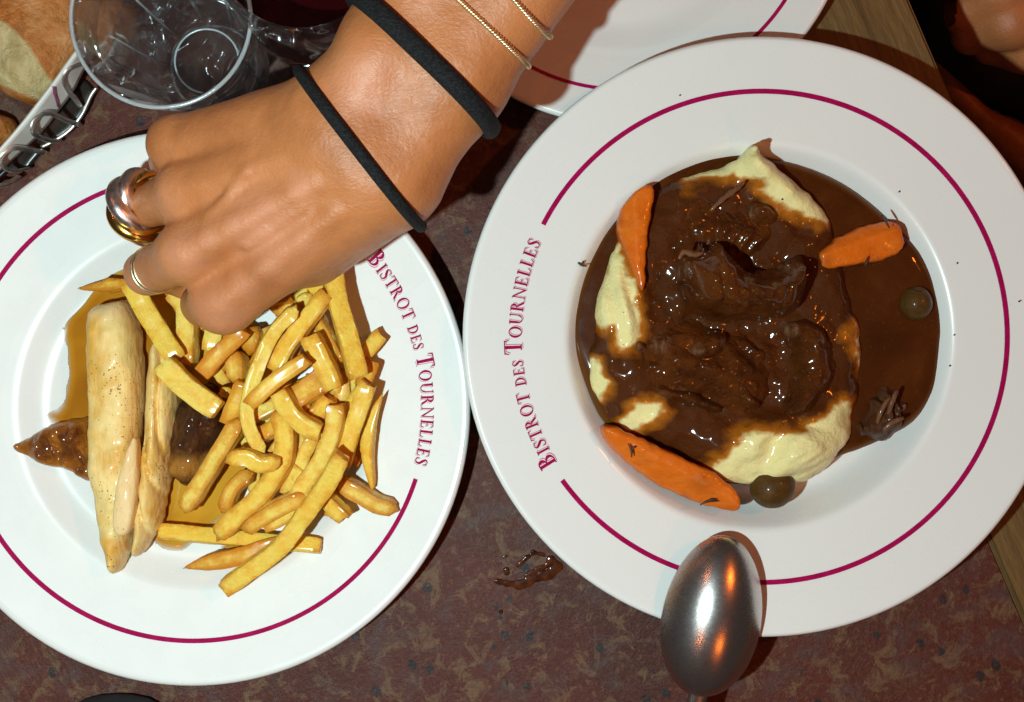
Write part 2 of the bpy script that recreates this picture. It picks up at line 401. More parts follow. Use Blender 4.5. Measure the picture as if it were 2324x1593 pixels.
q.rough(q.ramp(q.noise(260, 6, 0.75, 2.0), [(0.3, 0.24), (0.7, 0.29)])).bump(q.noise(300, 6, 0.75, 3.0, q.scaled((1.0, 2.2, 1))), 0.10, 0.0003); steel_m = q.m
q = M('clear_glass', 0.015, (0.97, 0.985, 0.985), Transmission_Weight=1.0, IOR=1.5); q.rough(q.ramp(q.noise(70, 3), [(0.4, 0.0), (0.8, 0.02)])); q.bump(q.noise(45, 3, 0.5), 0.12, 0.003)
tr = q.n.new('ShaderNodeBsdfTransparent'); mx = q.n.new('ShaderNodeMixShader'); mx.inputs[0].default_value = 0.34
gl = q.n.new('ShaderNodeBsdfGlossy'); gl.inputs['Roughness'].default_value = 0.20; gl.inputs['Color'].default_value = (0.9, 0.95, 1, 1)
gb = q.n.new('ShaderNodeBump'); gb.inputs['Strength'].default_value = 1.0; gb.inputs['Distance'].default_value = 0.09
q.l.new(q.noise(36, 1.0, 0.5, 1.5, q.scaled((1, 1, 0.7))), gb.inputs['Height']); q.l.new(gb.outputs[0], gl.inputs['Normal'])
m2 = q.n.new('ShaderNodeMixShader'); m2.inputs[0].default_value = 0.24
q.l.new(q.b.outputs[0], m2.inputs[1]); q.l.new(gl.outputs[0], m2.inputs[2])
q.l.new(m2.outputs[0], mx.inputs[1]); q.l.new(tr.outputs[0], mx.inputs[2]); q.l.new(mx.outputs[0], q.n['Material Output'].inputs[0]); glass_m = q.m
q = M('polished_glass_edge', 0.22, (0.75, 0.82, 0.85), Transmission_Weight=0.6, IOR=1.5, Specular_IOR_Level=1.0, Coat_Weight=1.0, Coat_Roughness=0.2); q.rough(q.ramp(q.noise(120, 3), [(0.4, 0.15), (0.7, 0.3)])); q.bump(q.noise(160, 3), 0.4, 0.002); rimglass_m = q.m  # pale and very glossy, puts bright highlights on rim, base rings and facets
q = M('red_wine', 0.02, (0.30, 0.012, 0.02), Transmission_Weight=0.35, IOR=1.34); q.color(q.ramp(q.noise(30, 2), [(0.3, (0.028, 0.0015, 0.002)), (0.7, (0.04, 0.002, 0.003))])); wine_m = q.m
q = M('baked_crust', 0.55)
c = q.ramp(q.noise(70, 6, 0.66, 0.4), [(0.28, (0.25, 0.065, 0.008)), (0.48, (0.52, 0.17, 0.03)), (0.64, (0.60, 0.27, 0.10)), (0.80, (0.70, 0.45, 0.28))])
crumb = q.ramp(q.noise(120, 5, 0.6, 0.5, q.scaled((2, 0.7, 1))), [(0.3, (0.42, 0.28, 0.10)), (0.6, (0.60, 0.47, 0.23)), (0.8, (0.68, 0.56, 0.32))])
c = q.mix(q.ramp(q.math('ADD', q.attr('crumb'), q.math('MULTIPLY', q.math('SUBTRACT', q.noise(130, 4), 0.5), 0.3)), [(0.4, 0.0), (0.6, 1.0)]), c, crumb)
q.color(c).bump(q.noise(180, 6, 0.65), 0.8, 0.003); bread_m = q.m
q = M('laminated_card', 0.35, (0.72, 0.69, 0.64))
q.color(q.ramp(q.noise(40, 3), [(0.3, (0.70, 0.67, 0.61)), (0.7, (0.75, 0.72, 0.68))])); card_m = q.m
q = M('violet_print', 0.2, (0.22, 0.03, 0.11)); q.color(q.ramp(q.noise(200, 2), [(0.3, (0.19, 0.03, 0.10)), (0.7, (0.26, 0.05, 0.14))])); violet_m = q.m
q = M('near_black_sheet', 0.3, (0.012, 0.011, 0.011)); q.color(q.ramp(q.noise(120, 4), [(0.3, (0.008, 0.007, 0.007)), (0.7, (0.03, 0.024, 0.02))])); black_sheet_m = q.m
q = M('black_cloth', 0.9); q.color(q.ramp(q.noise(60, 4), [(0.3, (0.004, 0.004, 0.004)), (0.7, (0.012, 0.010, 0.010))])).bump(q.noise(500, 3), 0.4, 0.001); cloth_m = q.m
q = M('brown_leather', 0.5); q.color(q.ramp(q.noise(40, 5, 0.65), [(0.3, (0.20, 0.055, 0.010)), (0.7, (0.42, 0.14, 0.025))])).bump(q.noise(200, 4), 0.5, 0.001); leather_m = q.m
q = M('dark_floor', 0.7); q.color(q.ramp(q.noise(12, 4), [(0.3, (0.02, 0.010, 0.007)), (0.7, (0.04, 0.02, 0.013))])); floor_m = q.m

# ------------------------------------------------------------------ the table and what is below it
A0 = PV(2245, 1235, 0); rot = math.atan2(-0.919, 0.395)     # local x runs along the wooden border, local y into the room side
def box(x0, x1, y0, y1, z0, z1, bev=0.0):
    bm = bmesh.new(); bmesh.ops.create_cube(bm, size=1)
    for v in bm.verts: v.co = Vector(((x0 + x1) / 2 + v.co.x * (x1 - x0), (y0 + y1) / 2 + v.co.y * (y1 - y0), (z0 + z1) / 2 + v.co.z * (z1 - z0)))
    if bev: bmesh.ops.bevel(bm, geom=bm.edges[:], offset=bev, segments=2, affect='EDGES')
    me = bpy.data.meshes.new('box'); bm.to_mesh(me); bm.free(); return me
tt = link('table_top', box(-0.95, 0.95, -1.0, -0.0006, -0.03, 0.0), laminate); tt.location = A0; tt.rotation_euler = (0, 0, rot); tag(tt, kind='structure')
wb = link('wood_border', box(-0.95, 0.95, 0.0, 0.068, -0.032, 0.0012, 0.002), oak, tt)
fl = link('floor', box(-3, 3, -3, 3, -0.78, -0.75), floor_m); tag(fl, kind='structure')

# ------------------------------------------------------------------ plates
def plate_profile(R, zr, zw, fw):
    """height of the upper face: flat well, rising wall, gently sloping rim"""
    rw = fw * R; rb = rw - 0.016; zedge = zr - 0.0085
    def z(r):
        r = np.asarray(r, float)
        t = np.clip((r - rb) / (rw - rb), 0, 1); wall = zw + (zedge - zw) * (1 - np.cos(t * PI / 2) ** 1.0 if False else t * t * (2.2 - 1.2 * t))
        u = np.clip((r - rw) / (R - rw), 0, 1); rim = zedge + (zr - zedge) * (0.75 * u + 0.25 * u * u)
        s = sstep(-0.004, 0.004, r - rw)
        return wall * (1 - s) + np.where(r > rw - 0.004, np.where(r > rw, rim, zedge), wall) * s
    return z
def make_plate(name, cpx, cpy, R, zr, zw, fw, z0, label, ring_f, arcs):
    c = P(cpx, cpy, zr + z0); zf = plate_profile(R, zr, zw, fw)
    o = empty(name, (c[0], c[1], z0)); tag(o, label, 'plate', 'white plates with a crimson ring')
    prof = [(0.0001, zw)] + [(r, float(zf(r))) for r in np.linspace(0.01, R - 0.0022, 70)]
    lipz = prof[-1][1]
    for a in np.linspace(80, -90, 9): prof.append((R - 0.0022 + 0.0022 * math.cos(math.radians(a)), lipz - 0.0022 + 0.0022 * math.sin(math.radians(a))))
    prof += [(R * 0.9, zr - 0.0085), (fw * R + 0.004, zr - 0.0145), (fw * R - 0.006, max(zw - 0.001, 0.004)), (R * 0.52, 0.0035), (R * 0.515, 0.0), (R * 0.47, 0.0), (R * 0.465, 0.003), (0.0001, 0.003)]
    V, F = lathe(prof, 160); F = [f[::-1] for f in F]
    link('dish', mesh('dish', V, F), porcelain, o)
    V, F = [], []; hw = 0.00105 * R / 0.13
    for a0, a1 in arcs:
        n = max(8, int(abs(a1 - a0)))
        b = len(V)
        for i in range(n + 1):
            a = math.radians(a0 + (a1 - a0) * i / n)
            for r in (ring_f * R - hw, ring_f * R + hw): V.append((r * math.cos(a), r * math.sin(a), float(zf(r)) + 0.00025))
        for i in range(n): F.append((b + 2 * i, b + 2 * i + 1, b + 2 * i + 3, b + 2 * i + 2))
    me = mesh('rim_line', V, F)
    link('rim_line', me, crimson, o)
    return o, zf

# capitals with serifs, unit cap height: lists of quads
t_, n_, sv, so = 0.17, 0.065, 0.055, 0.075
def Q(*p): return list(p)
def rect(x0, y0, x1, y1): return Q((x0, y0), (x1, y0), (x1, y1), (x0, y1))
def stem(x, w=t_, top=True, bot=True, y0=0, y1=1):
    r = [rect(x, y0, x + w, y1)]
    if bot: r += [Q((x - so, 0), (x, 0), (x, sv * 1.5), (x - so, sv)), Q((x + w, 0), (x + w + so, 0), (x + w + so, sv), (x + w, sv * 1.5))]
    if top: r += [Q((x - so, 1 - sv), (x, 1 - sv * 1.5), (x, 1), (x - so, 1)), Q((x + w, 1 - sv * 1.5), (x + w + so, 1 - sv), (x + w + so, 1), (x + w, 1))]
    return r
def arc(cx, cy, rx, ry, tx, ty, a0, a1, n=12):
    r = []
    for i in range(n):
        a = math.radians(a0 + (a1 - a0) * i / n); b = math.radians(a0 + (a1 - a0) * (i + 1) / n)
        f = lambda g, kx, ky: (cx + (rx - kx) * math.cos(g), cy + (ry - ky) * math.sin(g))
        r.append(Q(f(a, tx, ty), f(a, 0, 0), f(b, 0, 0), f(b, tx, ty)))
    return r
def stroke(pts, n=16):
    """pts: (x, y, width) — a pen stroke of varying width"""
    p = spline(pts, n); r = []; prev = None
    for i in range(n):
        d = p[min(i + 1, n - 1)][:2] - p[max(i - 1, 0)][:2]; d = d / np.linalg.norm(d); nn = np.array([-d[1], d[0]]) * p[i][2] / 2
        cur = (tuple(p[i][:2] + nn), tuple(p[i][:2] - nn))
        if prev: r.append(Q(prev[0], prev[1], cur[1], cur[0]))
        prev = cur
    return r
G = {}
G['I'] = (stem(0.09), 0.36)
G['B'] = (stem(0.09) + arc(0.26, 0.755, 0.27, 0.245, t_, n_, -90, 90) + arc(0.26, 0.27, 0.34, 0.27, t_, n_, -90, 90), 0.68)
G['D'] = (stem(0.09) + arc(0.26, 0.5, 0.48, 0.5, t_, n_, -90, 90, 16), 0.82)
G['R'] = (stem(0.09) + arc(0.26, 0.735, 0.30, 0.265, t_, n_, -90, 90) + [Q((0.32, 0.47), (0.48, 0.50), (0.80, 0.0), (0.60, 0.0)), rect(0.80, 0, 0.88, 0.05)], 0.82)
G['S'] = (stroke([(0.47, 0.80, 0.07), (0.40, 0.93, 0.06), (0.24, 0.965, 0.07), (0.11, 0.80, 0.13), (0.27, 0.56, 0.20), (0.45, 0.34, 0.17), (0.40, 0.10, 0.11), (0.24, 0.035, 0.07), (0.10, 0.10, 0.06), (0.06, 0.24, 0.06)], 26) + [Q((0.43, 0.70), (0.50, 0.68), (0.50, 0.99), (0.46, 0.95)), Q((0.03, 0.02), (0.07, 0.05), (0.10, 0.31), (0.02, 0.33))], 0.56)
G['T'] = (stem(0.30, top=False, y1=1 - n_) + [rect(0.03, 1 - n_, 0.74, 1.0), Q((0.0, 0.72), (0.05, 0.74), (0.11, 1 - n_), (0.03, 1 - n_)), Q((0.72, 0.74), (0.77, 0.72), (0.74, 1 - n_), (0.66, 1 - n_))], 0.77)
G['O'] = (arc(0.44, 0.5, 0.42, 0.515, t_, n_, 0, 360, 28), 0.90)
G['E'] = (stem(0.09, top=False, bot=False) + [rect(0.02, 0, 0.09, sv), rect(0.02, 1 - sv, 0.09, 1), rect(0.26, 0, 0.58, n_), rect(0.26, 1 - n_, 0.54, 1), rect(0.26, 0.47, 0.46, 0.535), Q((0.50, n_), (0.58, n_), (0.64, 0.26), (0.60, 0.26)), Q((0.48, 1 - n_), (0.54, 1 - n_), (0.58, 0.76), (0.54, 0.76)), rect(0.43, 0.39, 0.46, 0.47), rect(0.43, 0.535, 0.46, 0.62)], 0.66)
G['L'] = (stem(0.09, bot=False) + [rect(0.02, 0, 0.09, sv), rect(0.26, 0, 0.56, n_), Q((0.48, n_), (0.56, n_), (0.63, 0.28), (0.59, 0.28))], 0.63)
G['U'] = (stem(0.09, bot=False, y0=0.32) + stem(0.66, w=0.08, bot=False, y0=0.32) + arc(0.415, 0.32, 0.325, 0.335, 0.125, n_, 180, 360, 14), 0.86)
G['N'] = (stem(0.09, w=0.075, top=False) + stem(0.70, w=0.075, bot=False) + [Q((0.09, 1), (0.0, 1), (0.0, 0.96), (0.09, 0.94)), Q((0.165, 1.0), (0.165, 0.80), (0.70, -0.02), (0.70, 0.20))], 0.88)

def lettering(o, zf, R, a_start, a_end, rb, caps):
    """BISTROT DES TOURNELLES round the rim, read clockwise; caps = heights of capital, small capital, smallest"""
    seq = []
    for ch, k in zip('BISTROT', [0, 1, 1, 1, 1, 1, 1]): seq.append((ch, k))
    seq.append((' ', 1)); seq += [(ch, 2) for ch in 'DES']; seq.append((' ', 2))
    for i, ch in enumerate('TOURNELLES'): seq.append((ch, 0 if i == 0 else 1))
    hs = [c * R for c in caps]; adv = []
    for ch, k in seq: adv.append((0.42 if ch == ' ' else G[ch][1] + 0.10) * hs[k])
    r0 = rb * R; need = math.radians(a_start - a_end) * r0; sc = need / sum(adv)
    layers = [([], []), ([], []), ([], [])]; u = 0.0
    for (ch, k), ad in zip(seq, adv):
        if ch != ' ':
            for L, (dx, dy, dz) in enumerate([(0.085, -0.075, 0.00012), (0.04, -0.035, 0.00022), (0, 0, 0.00034)]):
                V, F = layers[L]
                for qi, quad in enumerate(G[ch][0]):
                    b = len(V)
                    for x, y in quad:
                        a = math.radians(a_start) - (u + (x + dx) * hs[k] * sc) / r0; r = r0 + (y + dy) * hs[k]
                        V.append((r * math.cos(a), r * math.sin(a), float(zf(r)) + dz + (qi % 4) * 6e-6))
                    F.append((b, b + 1, b + 2, b + 3))
        u += ad * sc
    for (V, F), m, nm in zip(layers, (pinkline, porcelain, crimson), ('lettering_shadow', 'lettering_gap', 'lettering')):
        bm = bmesh.new(); vs = [bm.verts.new(v) for v in V]
        for f in F: bm.faces.new([vs[i] for i in f])
        bmesh.ops.recalc_face_normals(bm, faces=bm.faces[:])
        for f in bm.faces:
            if f.normal.z < 0: f.normal_flip()
        me = bpy.data.meshes.new(nm); bm.to_mesh(me); bm.free()
        if nm == 'lettering': ob = link(nm, me, m, o); lead = ob
        else: ob = link(nm, me, m, o)
RP, zfR = make_plate('dinner_plate', 1733, 764, 0.1358, 0.036, 0.010, 0.655, 0.0, 'deep white plate of beef stew with crimson rim line and lettering on its left', 0.822, [(152.8, -144.3)])
lettering(RP, zfR, 0.1358, 211.5, 156.5, 0.803, (0.060, 0.0435, 0.037))
LP, zfL = make_plate('dinner_plate', 433, 926, 0.129, 0.023, 0.008, 0.665, 0.0, 'white plate of chicken and fries with crimson rim line, under the reaching hand', 0.842, [(-17.8, -312)])
lettering(LP, zfL, 0.129, 40.5, -14.5, 0.822, (0.064, 0.046, 0.039))
UP, zfU = make_plate('dinner_plate', 1413, -245, 0.1075, 0.022, 0.010, 0.67, 0.0, 'empty white plate cut off by the top edge, crossed by the arm shadow', 0.84, [(0, 360)])

# ------------------------------------------------------------------ right plate: gravy, mash, beef, carrots, olives
zg = 0.0235
gp = [(1696, 339), (1615, 340), (1543, 360), (1471, 395), (1413, 441), (1381, 499), (1340, 566), (1311, 644), (1294, 722), (1294, 764), (1306, 816), (1326, 865), (1343, 909), (1366, 955), (1420, 1010), (1500, 1060), (1600, 1090), (1644, 1102), (1740, 1100), (1840, 1080), (1912, 1036), (1961, 1021), (2048, 981), (2091, 952), (2123, 906), (2138, 859), (2149, 778), (2151, 722), (2135, 650), (2106, 577), (2071, 534), (2019, 491), (1961, 441), (1903, 404), (1831, 372), (1758, 355)]
gpoly = px_poly(gp, zg)
g = slab('gravy_pool', gpoly, 0.0125, lambda x, y, d: 0.0235 - 0.0030 * np.exp(d / 0.003) + 0.0005 * fbm(x, y, 0.1, 55, 3, 3), gravy_m, h=0.0011, k=0.003, zmax=0.016, it=1)
tag(g, 'glossy dark brown gravy pool filling the well of the right plate', 'gravy')
vv = verts_of(g.data); set_attr(g.data, 'rim', np.clip(-polydist(vv[:, 0], vv[:, 1], gpoly) / 0.005, 0, 1))

mp = [(1535, 402), (1600, 382), (1660, 372), (1688, 348), (1703, 326), (1716, 340), (1740, 358), (1790, 396), (1838, 440), (1880, 478), (1905, 540), (1930, 640), (1960, 760), (1965, 860), (1940, 950), (1944, 985), (1905, 1032), (1885, 1064), (1840, 1092), (1800, 1104), (1700, 1102), (1625, 1092), (1590, 1068), (1500, 1010), (1420, 990), (1380, 950), (1352, 905), (1338, 860), (1334, 815), (1352, 760), (1350, 700), (1368, 630), (1392, 575), (1405, 540), (1440, 480), (1490, 430)]
expo = [[(1545, 402), (1640, 372), (1690, 345), (1705, 320), (1735, 345), (1790, 385), (1840, 440), (1876, 490), (1850, 492), (1800, 474), (1760, 448), (1725, 425), (1690, 412), (1640, 398), (1590, 402)],
        [(1400, 560), (1412, 590), (1430, 640), (1438, 720), (1428, 785), (1405, 780), (1395, 740), (1365, 740), (1345, 690), (1368, 620), (1390, 570)],
        [(1640, 1045), (1668, 985), (1720, 972), (1790, 988), (1860, 962), (1900, 925), (1922, 925), (1910, 955), (1945, 975), (1945, 1005), (1905, 1040), (1880, 1075), (1840, 1100), (1800, 1115), (1700, 1115), (1620, 1100), (1590, 1072)],
        [(1332, 812), (1352, 835), (1366, 860), (1362, 895), (1350, 910), (1348, 870)],
        [(1415, 975), (1438, 935), (1480, 922), (1486, 932), (1455, 948), (1440, 972)],
        [(1940, 760), (1960, 750), (1964, 775), (1945, 790)], [(1950, 800), (1968, 805), (1962, 830), (1948, 822)]]
mpoly = px_poly(mp, 0.028)
pk = P(1706, 338, 0.045)[:2]
def mash_top(x, y, d):
    c = P(1680, 740, 0.03)[:2]
    cb = P(1660, 720, 0.03)[:2]; inner = np.exp(-((((x - cb[0]) / 0.042) ** 2 + ((y - cb[1]) / 0.050) ** 2) ** 2))
    t = 0.0235 + 0.0120 * (1 - np.exp(d / 0.009)) - 0.0065 * inner
    a = P(1700, 350, 0.04)[:2]; b = P(1850, 470, 0.035)[:2]
    e = b - a; u = np.clip(((x - a[0]) * e[0] + (y - a[1]) * e[1]) / (e @ e), 0, 1)
    dd = np.hypot(x - a[0] - e[0] * u, y - a[1] - e[1] * u)
    t = t + 0.013 * np.exp(-(dd / 0.007) ** 2) * (1 - 0.75 * u) + 0.015 * np.exp(-(((x - pk[0]) ** 2 + (y - pk[1]) ** 2) / 0.0036 ** 2))
    lob = P(1770, 1030, 0.03)[:2]
    w_ = np.exp(-(((x - lob[0]) / 0.035) ** 2 + ((y - lob[1]) / 0.018) ** 2))
    t = t + 0.006 * w_ + w_ * 0.0028 * np.sin(((x - lob[0]) * 0.35 - (y - lob[1])) * 330 + 3.5 * vnoise(x * 55, y * 55, 0.5)) + w_ * 0.0018 * (1 - 2 * np.abs(vnoise((x * 0.8 + y * 0.5) * 70, (y * 0.8 - x * 0.45) * 260, 0.4, 31)))
    l2 = P(1400, 690, 0.03)[:2]; w2 = np.exp(-(((x - l2[0]) / 0.012) ** 2 + ((y - l2[1]) / 0.025) ** 2))
    t = t + w2 * (0.004 + 0.0016 * np.sin((x - l2[0]) * 560 + (y - l2[1]) * 120 + 3 * vnoise(x * 70, y * 70, 0.2)))
    return t + 0.0016 * fbm(x, y, 0.7, 90, 11, 3) + 0.0022 * inner * fbm(x, y, 0.2, 130, 17, 3)
m = slab('mashed_potato', mpoly, 0.016, mash_top, mash_m, h=0.0011, k=0.004, zmax=0.048, rag=0.0007, ragf=220)
tag(m, 'pale yellow mashed potato mound smeared with brown gravy in the right plate', 'mash')
vv = verts_of(m.data).astype(float)
sx = vv[:, 0] / (H - vv[:, 2]); sy = vv[:, 1] / (H - vv[:, 2])
ed = np.full(len(vv), 1e9)
jx = 0.0065 * fbm(vv[:, 0] * 0.8, vv[:, 1] * 1.3, vv[:, 2], 110, 21, 4)
for e in expo:
    pl = px_poly(e, 0.030); ed = np.minimum(ed, polydist(vv[:, 0], vv[:, 1], pl) + jx * 0.55)
set_attr(m.data, 'stain', np.clip(0.27 + ed / 0.0125, 0, 1))

def beef(name, pts, bot, hgt, label, seed, fib=None, zmax=0.04, dome=0.012, furrow=0.0, fibamp=0.0020):
    zr_ = bot + hgt * 0.7; pl = px_poly(pts, zr_)
    def top(x, y, d):
        t = bot + hgt * (1 - np.exp(d / dome)) + 0.0026 * fbm(x, y, 0.2 + seed, 60, seed, 3) + 0.0011 * fbm(x, y, 0.4, 260, seed + 5, 2)
        ca, sa = math.cos(0.5 + seed * 0.9), math.sin(0.5 + seed * 0.9); u_, v_ = x * ca + y * sa, -x * sa + y * ca
        rg = 1 - np.abs(vnoise(u_ * 45, v_ * 190 + 1.2 * vnoise(u_ * 80, v_ * 80, 0.3, 7), 0.2, seed)) * 2
        t = t + fibamp * rg * sstep(-0.2, 0.5, vnoise(x * 45, y * 45, 0.6, seed + 9))
        if furrow: t = t - furrow * np.exp(-((np.sin(x * 210 + 1.5 * vnoise(x * 60, y * 60, 0.3, seed))) / 0.25) ** 2)
        return t
    o = slab(name, pl, bot, top, beef_m, h=0.0011, k=0.0035, zmax=zmax, rag=0.0012, ragf=160, it=1)
    tag(o, label, 'beef', 'pieces of braised beef on the right plate')
    vv = verts_of(o.data); f = np.zeros(len(vv))
    if fib:
        for a, b, r in fib:
            c = P(a, b, zr_); f = np.maximum(f, np.exp(-((vv[:, 0] - c[0]) ** 2 + (vv[:, 1] - c[1]) ** 2) / (r * 0.0002) ** 2))
    set_attr(o.data, 'fibre', f); return o
beef('beef_chunk', [(1478, 520), (1490, 460), (1530, 425), (1570, 402), (1620, 392), (1680, 406), (1735, 438), (1775, 482), (1788, 530), (1780, 580), (1720, 620), (1620, 620), (1520, 610), (1478, 580)], 0.022, 0.016, 'rounded gravy-coated beef chunk below the mash peak, uppermost on the plate', 1, [(1640, 440, 35), (1600, 410, 30), (1700, 450, 30)])
beef('beef_chunk', [(1552, 566), (1590, 566), (1620, 545), (1640, 534), (1662, 545), (1685, 582), (1720, 602), (1760, 600), (1800, 580), (1838, 556), (1858, 585), (1866, 640), (1845, 690), (1800, 722), (1740, 726), (1680, 738), (1620, 726), (1570, 700), (1548, 660), (1544, 610)], 0.026, 0.036, 'large ridged slab of beef lying highest in the centre of the stew', 2, [(1556, 610, 22), (1552, 660, 18), (1550, 580, 16), (1790, 600, 30)], zmax=0.058, dome=0.0050, furrow=0.0022)
beef('beef_chunk', [(1445, 740), (1490, 712), (1550, 706), (1630, 728), (1700, 735), (1745, 748), (1775, 790), (1786, 850), (1772, 910), (1735, 960), (1690, 975), (1610, 950), (1520, 930), (1440, 905), (1424, 850), (1430, 790)], 0.022, 0.0225, 'shredding beef chunk at lower left of the stew with paler fibres', 3, [(1500, 780, 26), (1470, 900, 22), (1600, 925, 30), (1540, 900, 26), (1480, 730, 16)], dome=0.013)
beef('beef_chunk', [(1772, 742), (1800, 724), (1850, 706), (1900, 735), (1924, 800), (1918, 870), (1885, 930), (1840, 962), (1790, 972), (1745, 958), (1775, 905), (1790, 850), (1784, 790)], 0.022, 0.0245, 'dark smooth beef chunk at lower right of the stew beside a deep crack', 4, [(1800, 745, 20), (1890, 760, 26)], dome=0.006)
def blob(cx, cy, rx, ry, rot_, sd):
    return [(cx + (rx * math.cos(a) * math.cos(rot_) - ry * math.sin(a) * math.sin(rot_)) * (1 + 0.22 * float(vnoise(math.cos(a) * 2.2, math.sin(a) * 2.2, sd * 0.7, sd))), cy + (rx * math.cos(a) * math.sin(rot_) + ry * math.sin(a) * math.cos(rot_)) * (1 + 0.22 * float(vnoise(math.cos(a) * 2.2, math.sin(a) * 2.2, sd * 0.7, sd)))) for a in np.linspace(0, 2 * PI, 13)[:-1]]
for k_, (cx, cy, rx, ry, ro, b0, hg, lab) in enumerate([
    (1476, 795, 52, 22, 0.55, .027, .0175, 'narrow fibrous beef shred over the lower left chunk, below the torn piece'),
    (1560, 905, 105, 24, 0.28, .026, .0165, 'long beef flake along the bottom edge of the lower left chunk'), (1610, 790, 62, 40, -0.4, .030, .0165, 'knobbly beef lump in the middle just under the central slab'),
    (1680, 880, 70, 42, 0.9, .028, .0160, 'squarish beef lump left of the deep crack'), (1730, 480, 52, 40, 0.7, .026, .0170, 'dark rounded beef lump right under the mash peak')]):
    beef('beef_chunk', blob(cx, cy, rx, ry, ro, k_ + 20), b0, hg, lab, 12 + k_ * 3, [(cx - rx * 0.5, cy, 20), (cx + rx * 0.6, cy - ry * 0.3, 16)], dome=0.005, fibamp=0.0026)
def shred():
    pts = [(2010, 880), (2030, 874), (2045, 886), (2050, 905), (2064, 920), (2052, 950), (2046, 996), (1990, 1005), (1962, 988), (1934, 970), (1962, 946), (1982, 905)]
    pl = px_poly(pts, 0.028)
    o = slab('beef_scrap', pl, 0.018, lambda x, y, d: 0.0245 + 0.008 * (1 - np.exp(d / 0.006)) + 0.0028 * np.sin(x * 620 + y * 260 + 4 * vnoise(x * 110, y * 110, 0.2)) * 0.7 + 0.0022 * fbm(x, y, 0.6, 220, 9, 3), shred_m, h=0.0009, k=0.0025, zmax=0.024, rag=0.0016, ragf=260)
    tag(o, 'small dark shredded beef scrap on the gravy edge at lower right', 'beef', 'pieces of braised beef on the right plate')
    for i, pp in enumerate([[(2035, 885), (2022, 915), (2015, 940)], [(2050, 948), (2025, 958), (2005, 975)], [(2020, 900), (2000, 930), (1990, 960)]]):
        V, F = tube(spline([P(a, b, 0.0345 - 0.001 * k) for k, (a, b) in enumerate(pp)], 10), [0.0006 + 0.0007 * math.sin(PI * (j + 0.6) / 10.5) for j in range(10)], 7)
        link('meat_fibre', mesh('meat_fibre', V, F), strand_m, o)
shred()
for pts, z, lab in [([(1612, 478), (1640, 452), (1670, 430), (1690, 412)], 0.041, 'pale strand of meat leaning over the uppermost beef chunk'), ([(1540, 588), (1552, 572), (1575, 578), (1596, 574)], 0.056, 'pale curl of meat at the left tip of the central beef slab')]:
    n = 14; V, F = tube(spline([P(a, b, z) for a, b in pts], n), [0.0004 + 0.0009 * math.sin(PI * (j + 0.7) / (n + 0.4)) * (1 + 0.3 * math.sin(j * 2.1)) for j in range(n)], 8, flat=0.6)
    o = link('meat_strand', mesh('meat_strand', V, F), strand_m); tag(o, lab, 'meat strand', 'strands of beef in the stew')

def carrot(pts, bot, hgt, ridge, label, stain=None, zmax=0.03):
    pl = px_poly(pts, bot + hgt * 0.8, 1)
    a, b = [P(*r, bot + hgt)[:2] for r in ridge]; e = b - a
    def top(x, y, d):
        u = ((x - a[0]) * e[0] + (y - a[1]) * e[1]) / (e @ e); s = ((x - a[0]) * e[1] - (y - a[1]) * e[0]) / np.linalg.norm(e)
        return bot + hgt - np.where(s > 0, 0.75, 0.22) * np.abs(s) + 0.0007 * fbm(x, y, 0.1, 150, 4, 3)
    o = slab('carrot_slice', pl, bot, top, carrot_m, h=0.0009, k=0.0022, zmax=zmax, rag=0.0005, ragf=250)
    tag(o, label, 'carrot', 'carrot slices on the right plate')
    vv = verts_of(o.data); f = 0.55 * (1 - np.clip(-polydist(vv[:, 0], vv[:, 1], pl) / 0.0032, 0, 1))
    for (sx_, sy_, r) in (stain or []):
        c = P(sx_, sy_, bot + hgt); f = np.maximum(f, np.exp(-((vv[:, 0] - c[0]) ** 2 + (vv[:, 1] - c[1]) ** 2) / (r * 0.0002) ** 2))
    set_attr(o.data, 'stain', f)
carrot([(1462, 420), (1484, 422), (1482, 450), (1470, 530), (1463, 590), (1462, 660), (1452, 664), (1438, 620), (1412, 560), (1402, 528), (1404, 480), (1425, 450), (1442, 433)], 0.021, 0.017, [(1438, 450), (1448, 640)], 'long upright orange carrot wedge at the left of the stew', [(1458, 655, 30), (1404, 500, 20)])
carrot([(1906, 534), (1960, 512), (2019, 496), (2036, 505), (2046, 525), (2053, 557), (2035, 578), (1995, 592), (1918, 604), (1862, 615), (1858, 572), (1880, 560)], 0.020, 0.0135, [(2030, 520), (1870, 575)], 'blunt orange carrot piece half sunk at the right of the stew', [(1866, 600, 34), (1990, 590, 18)])
carrot([(1361, 975), (1372, 966), (1392, 967), (1465, 998), (1550, 1040), (1630, 1077), (1668, 1110), (1681, 1131), (1677, 1162), (1630, 1156), (1586, 1146), (1530, 1122), (1471, 1091), (1440, 1066), (1413, 1042), (1380, 1012)], 0.020, 0.018, [(1395, 985), (1660, 1135)], 'largest orange carrot slice, along the lower left edge of the stew', [(1590, 1095, 30), (1560, 1135, 16), (1480, 1010, 16)])

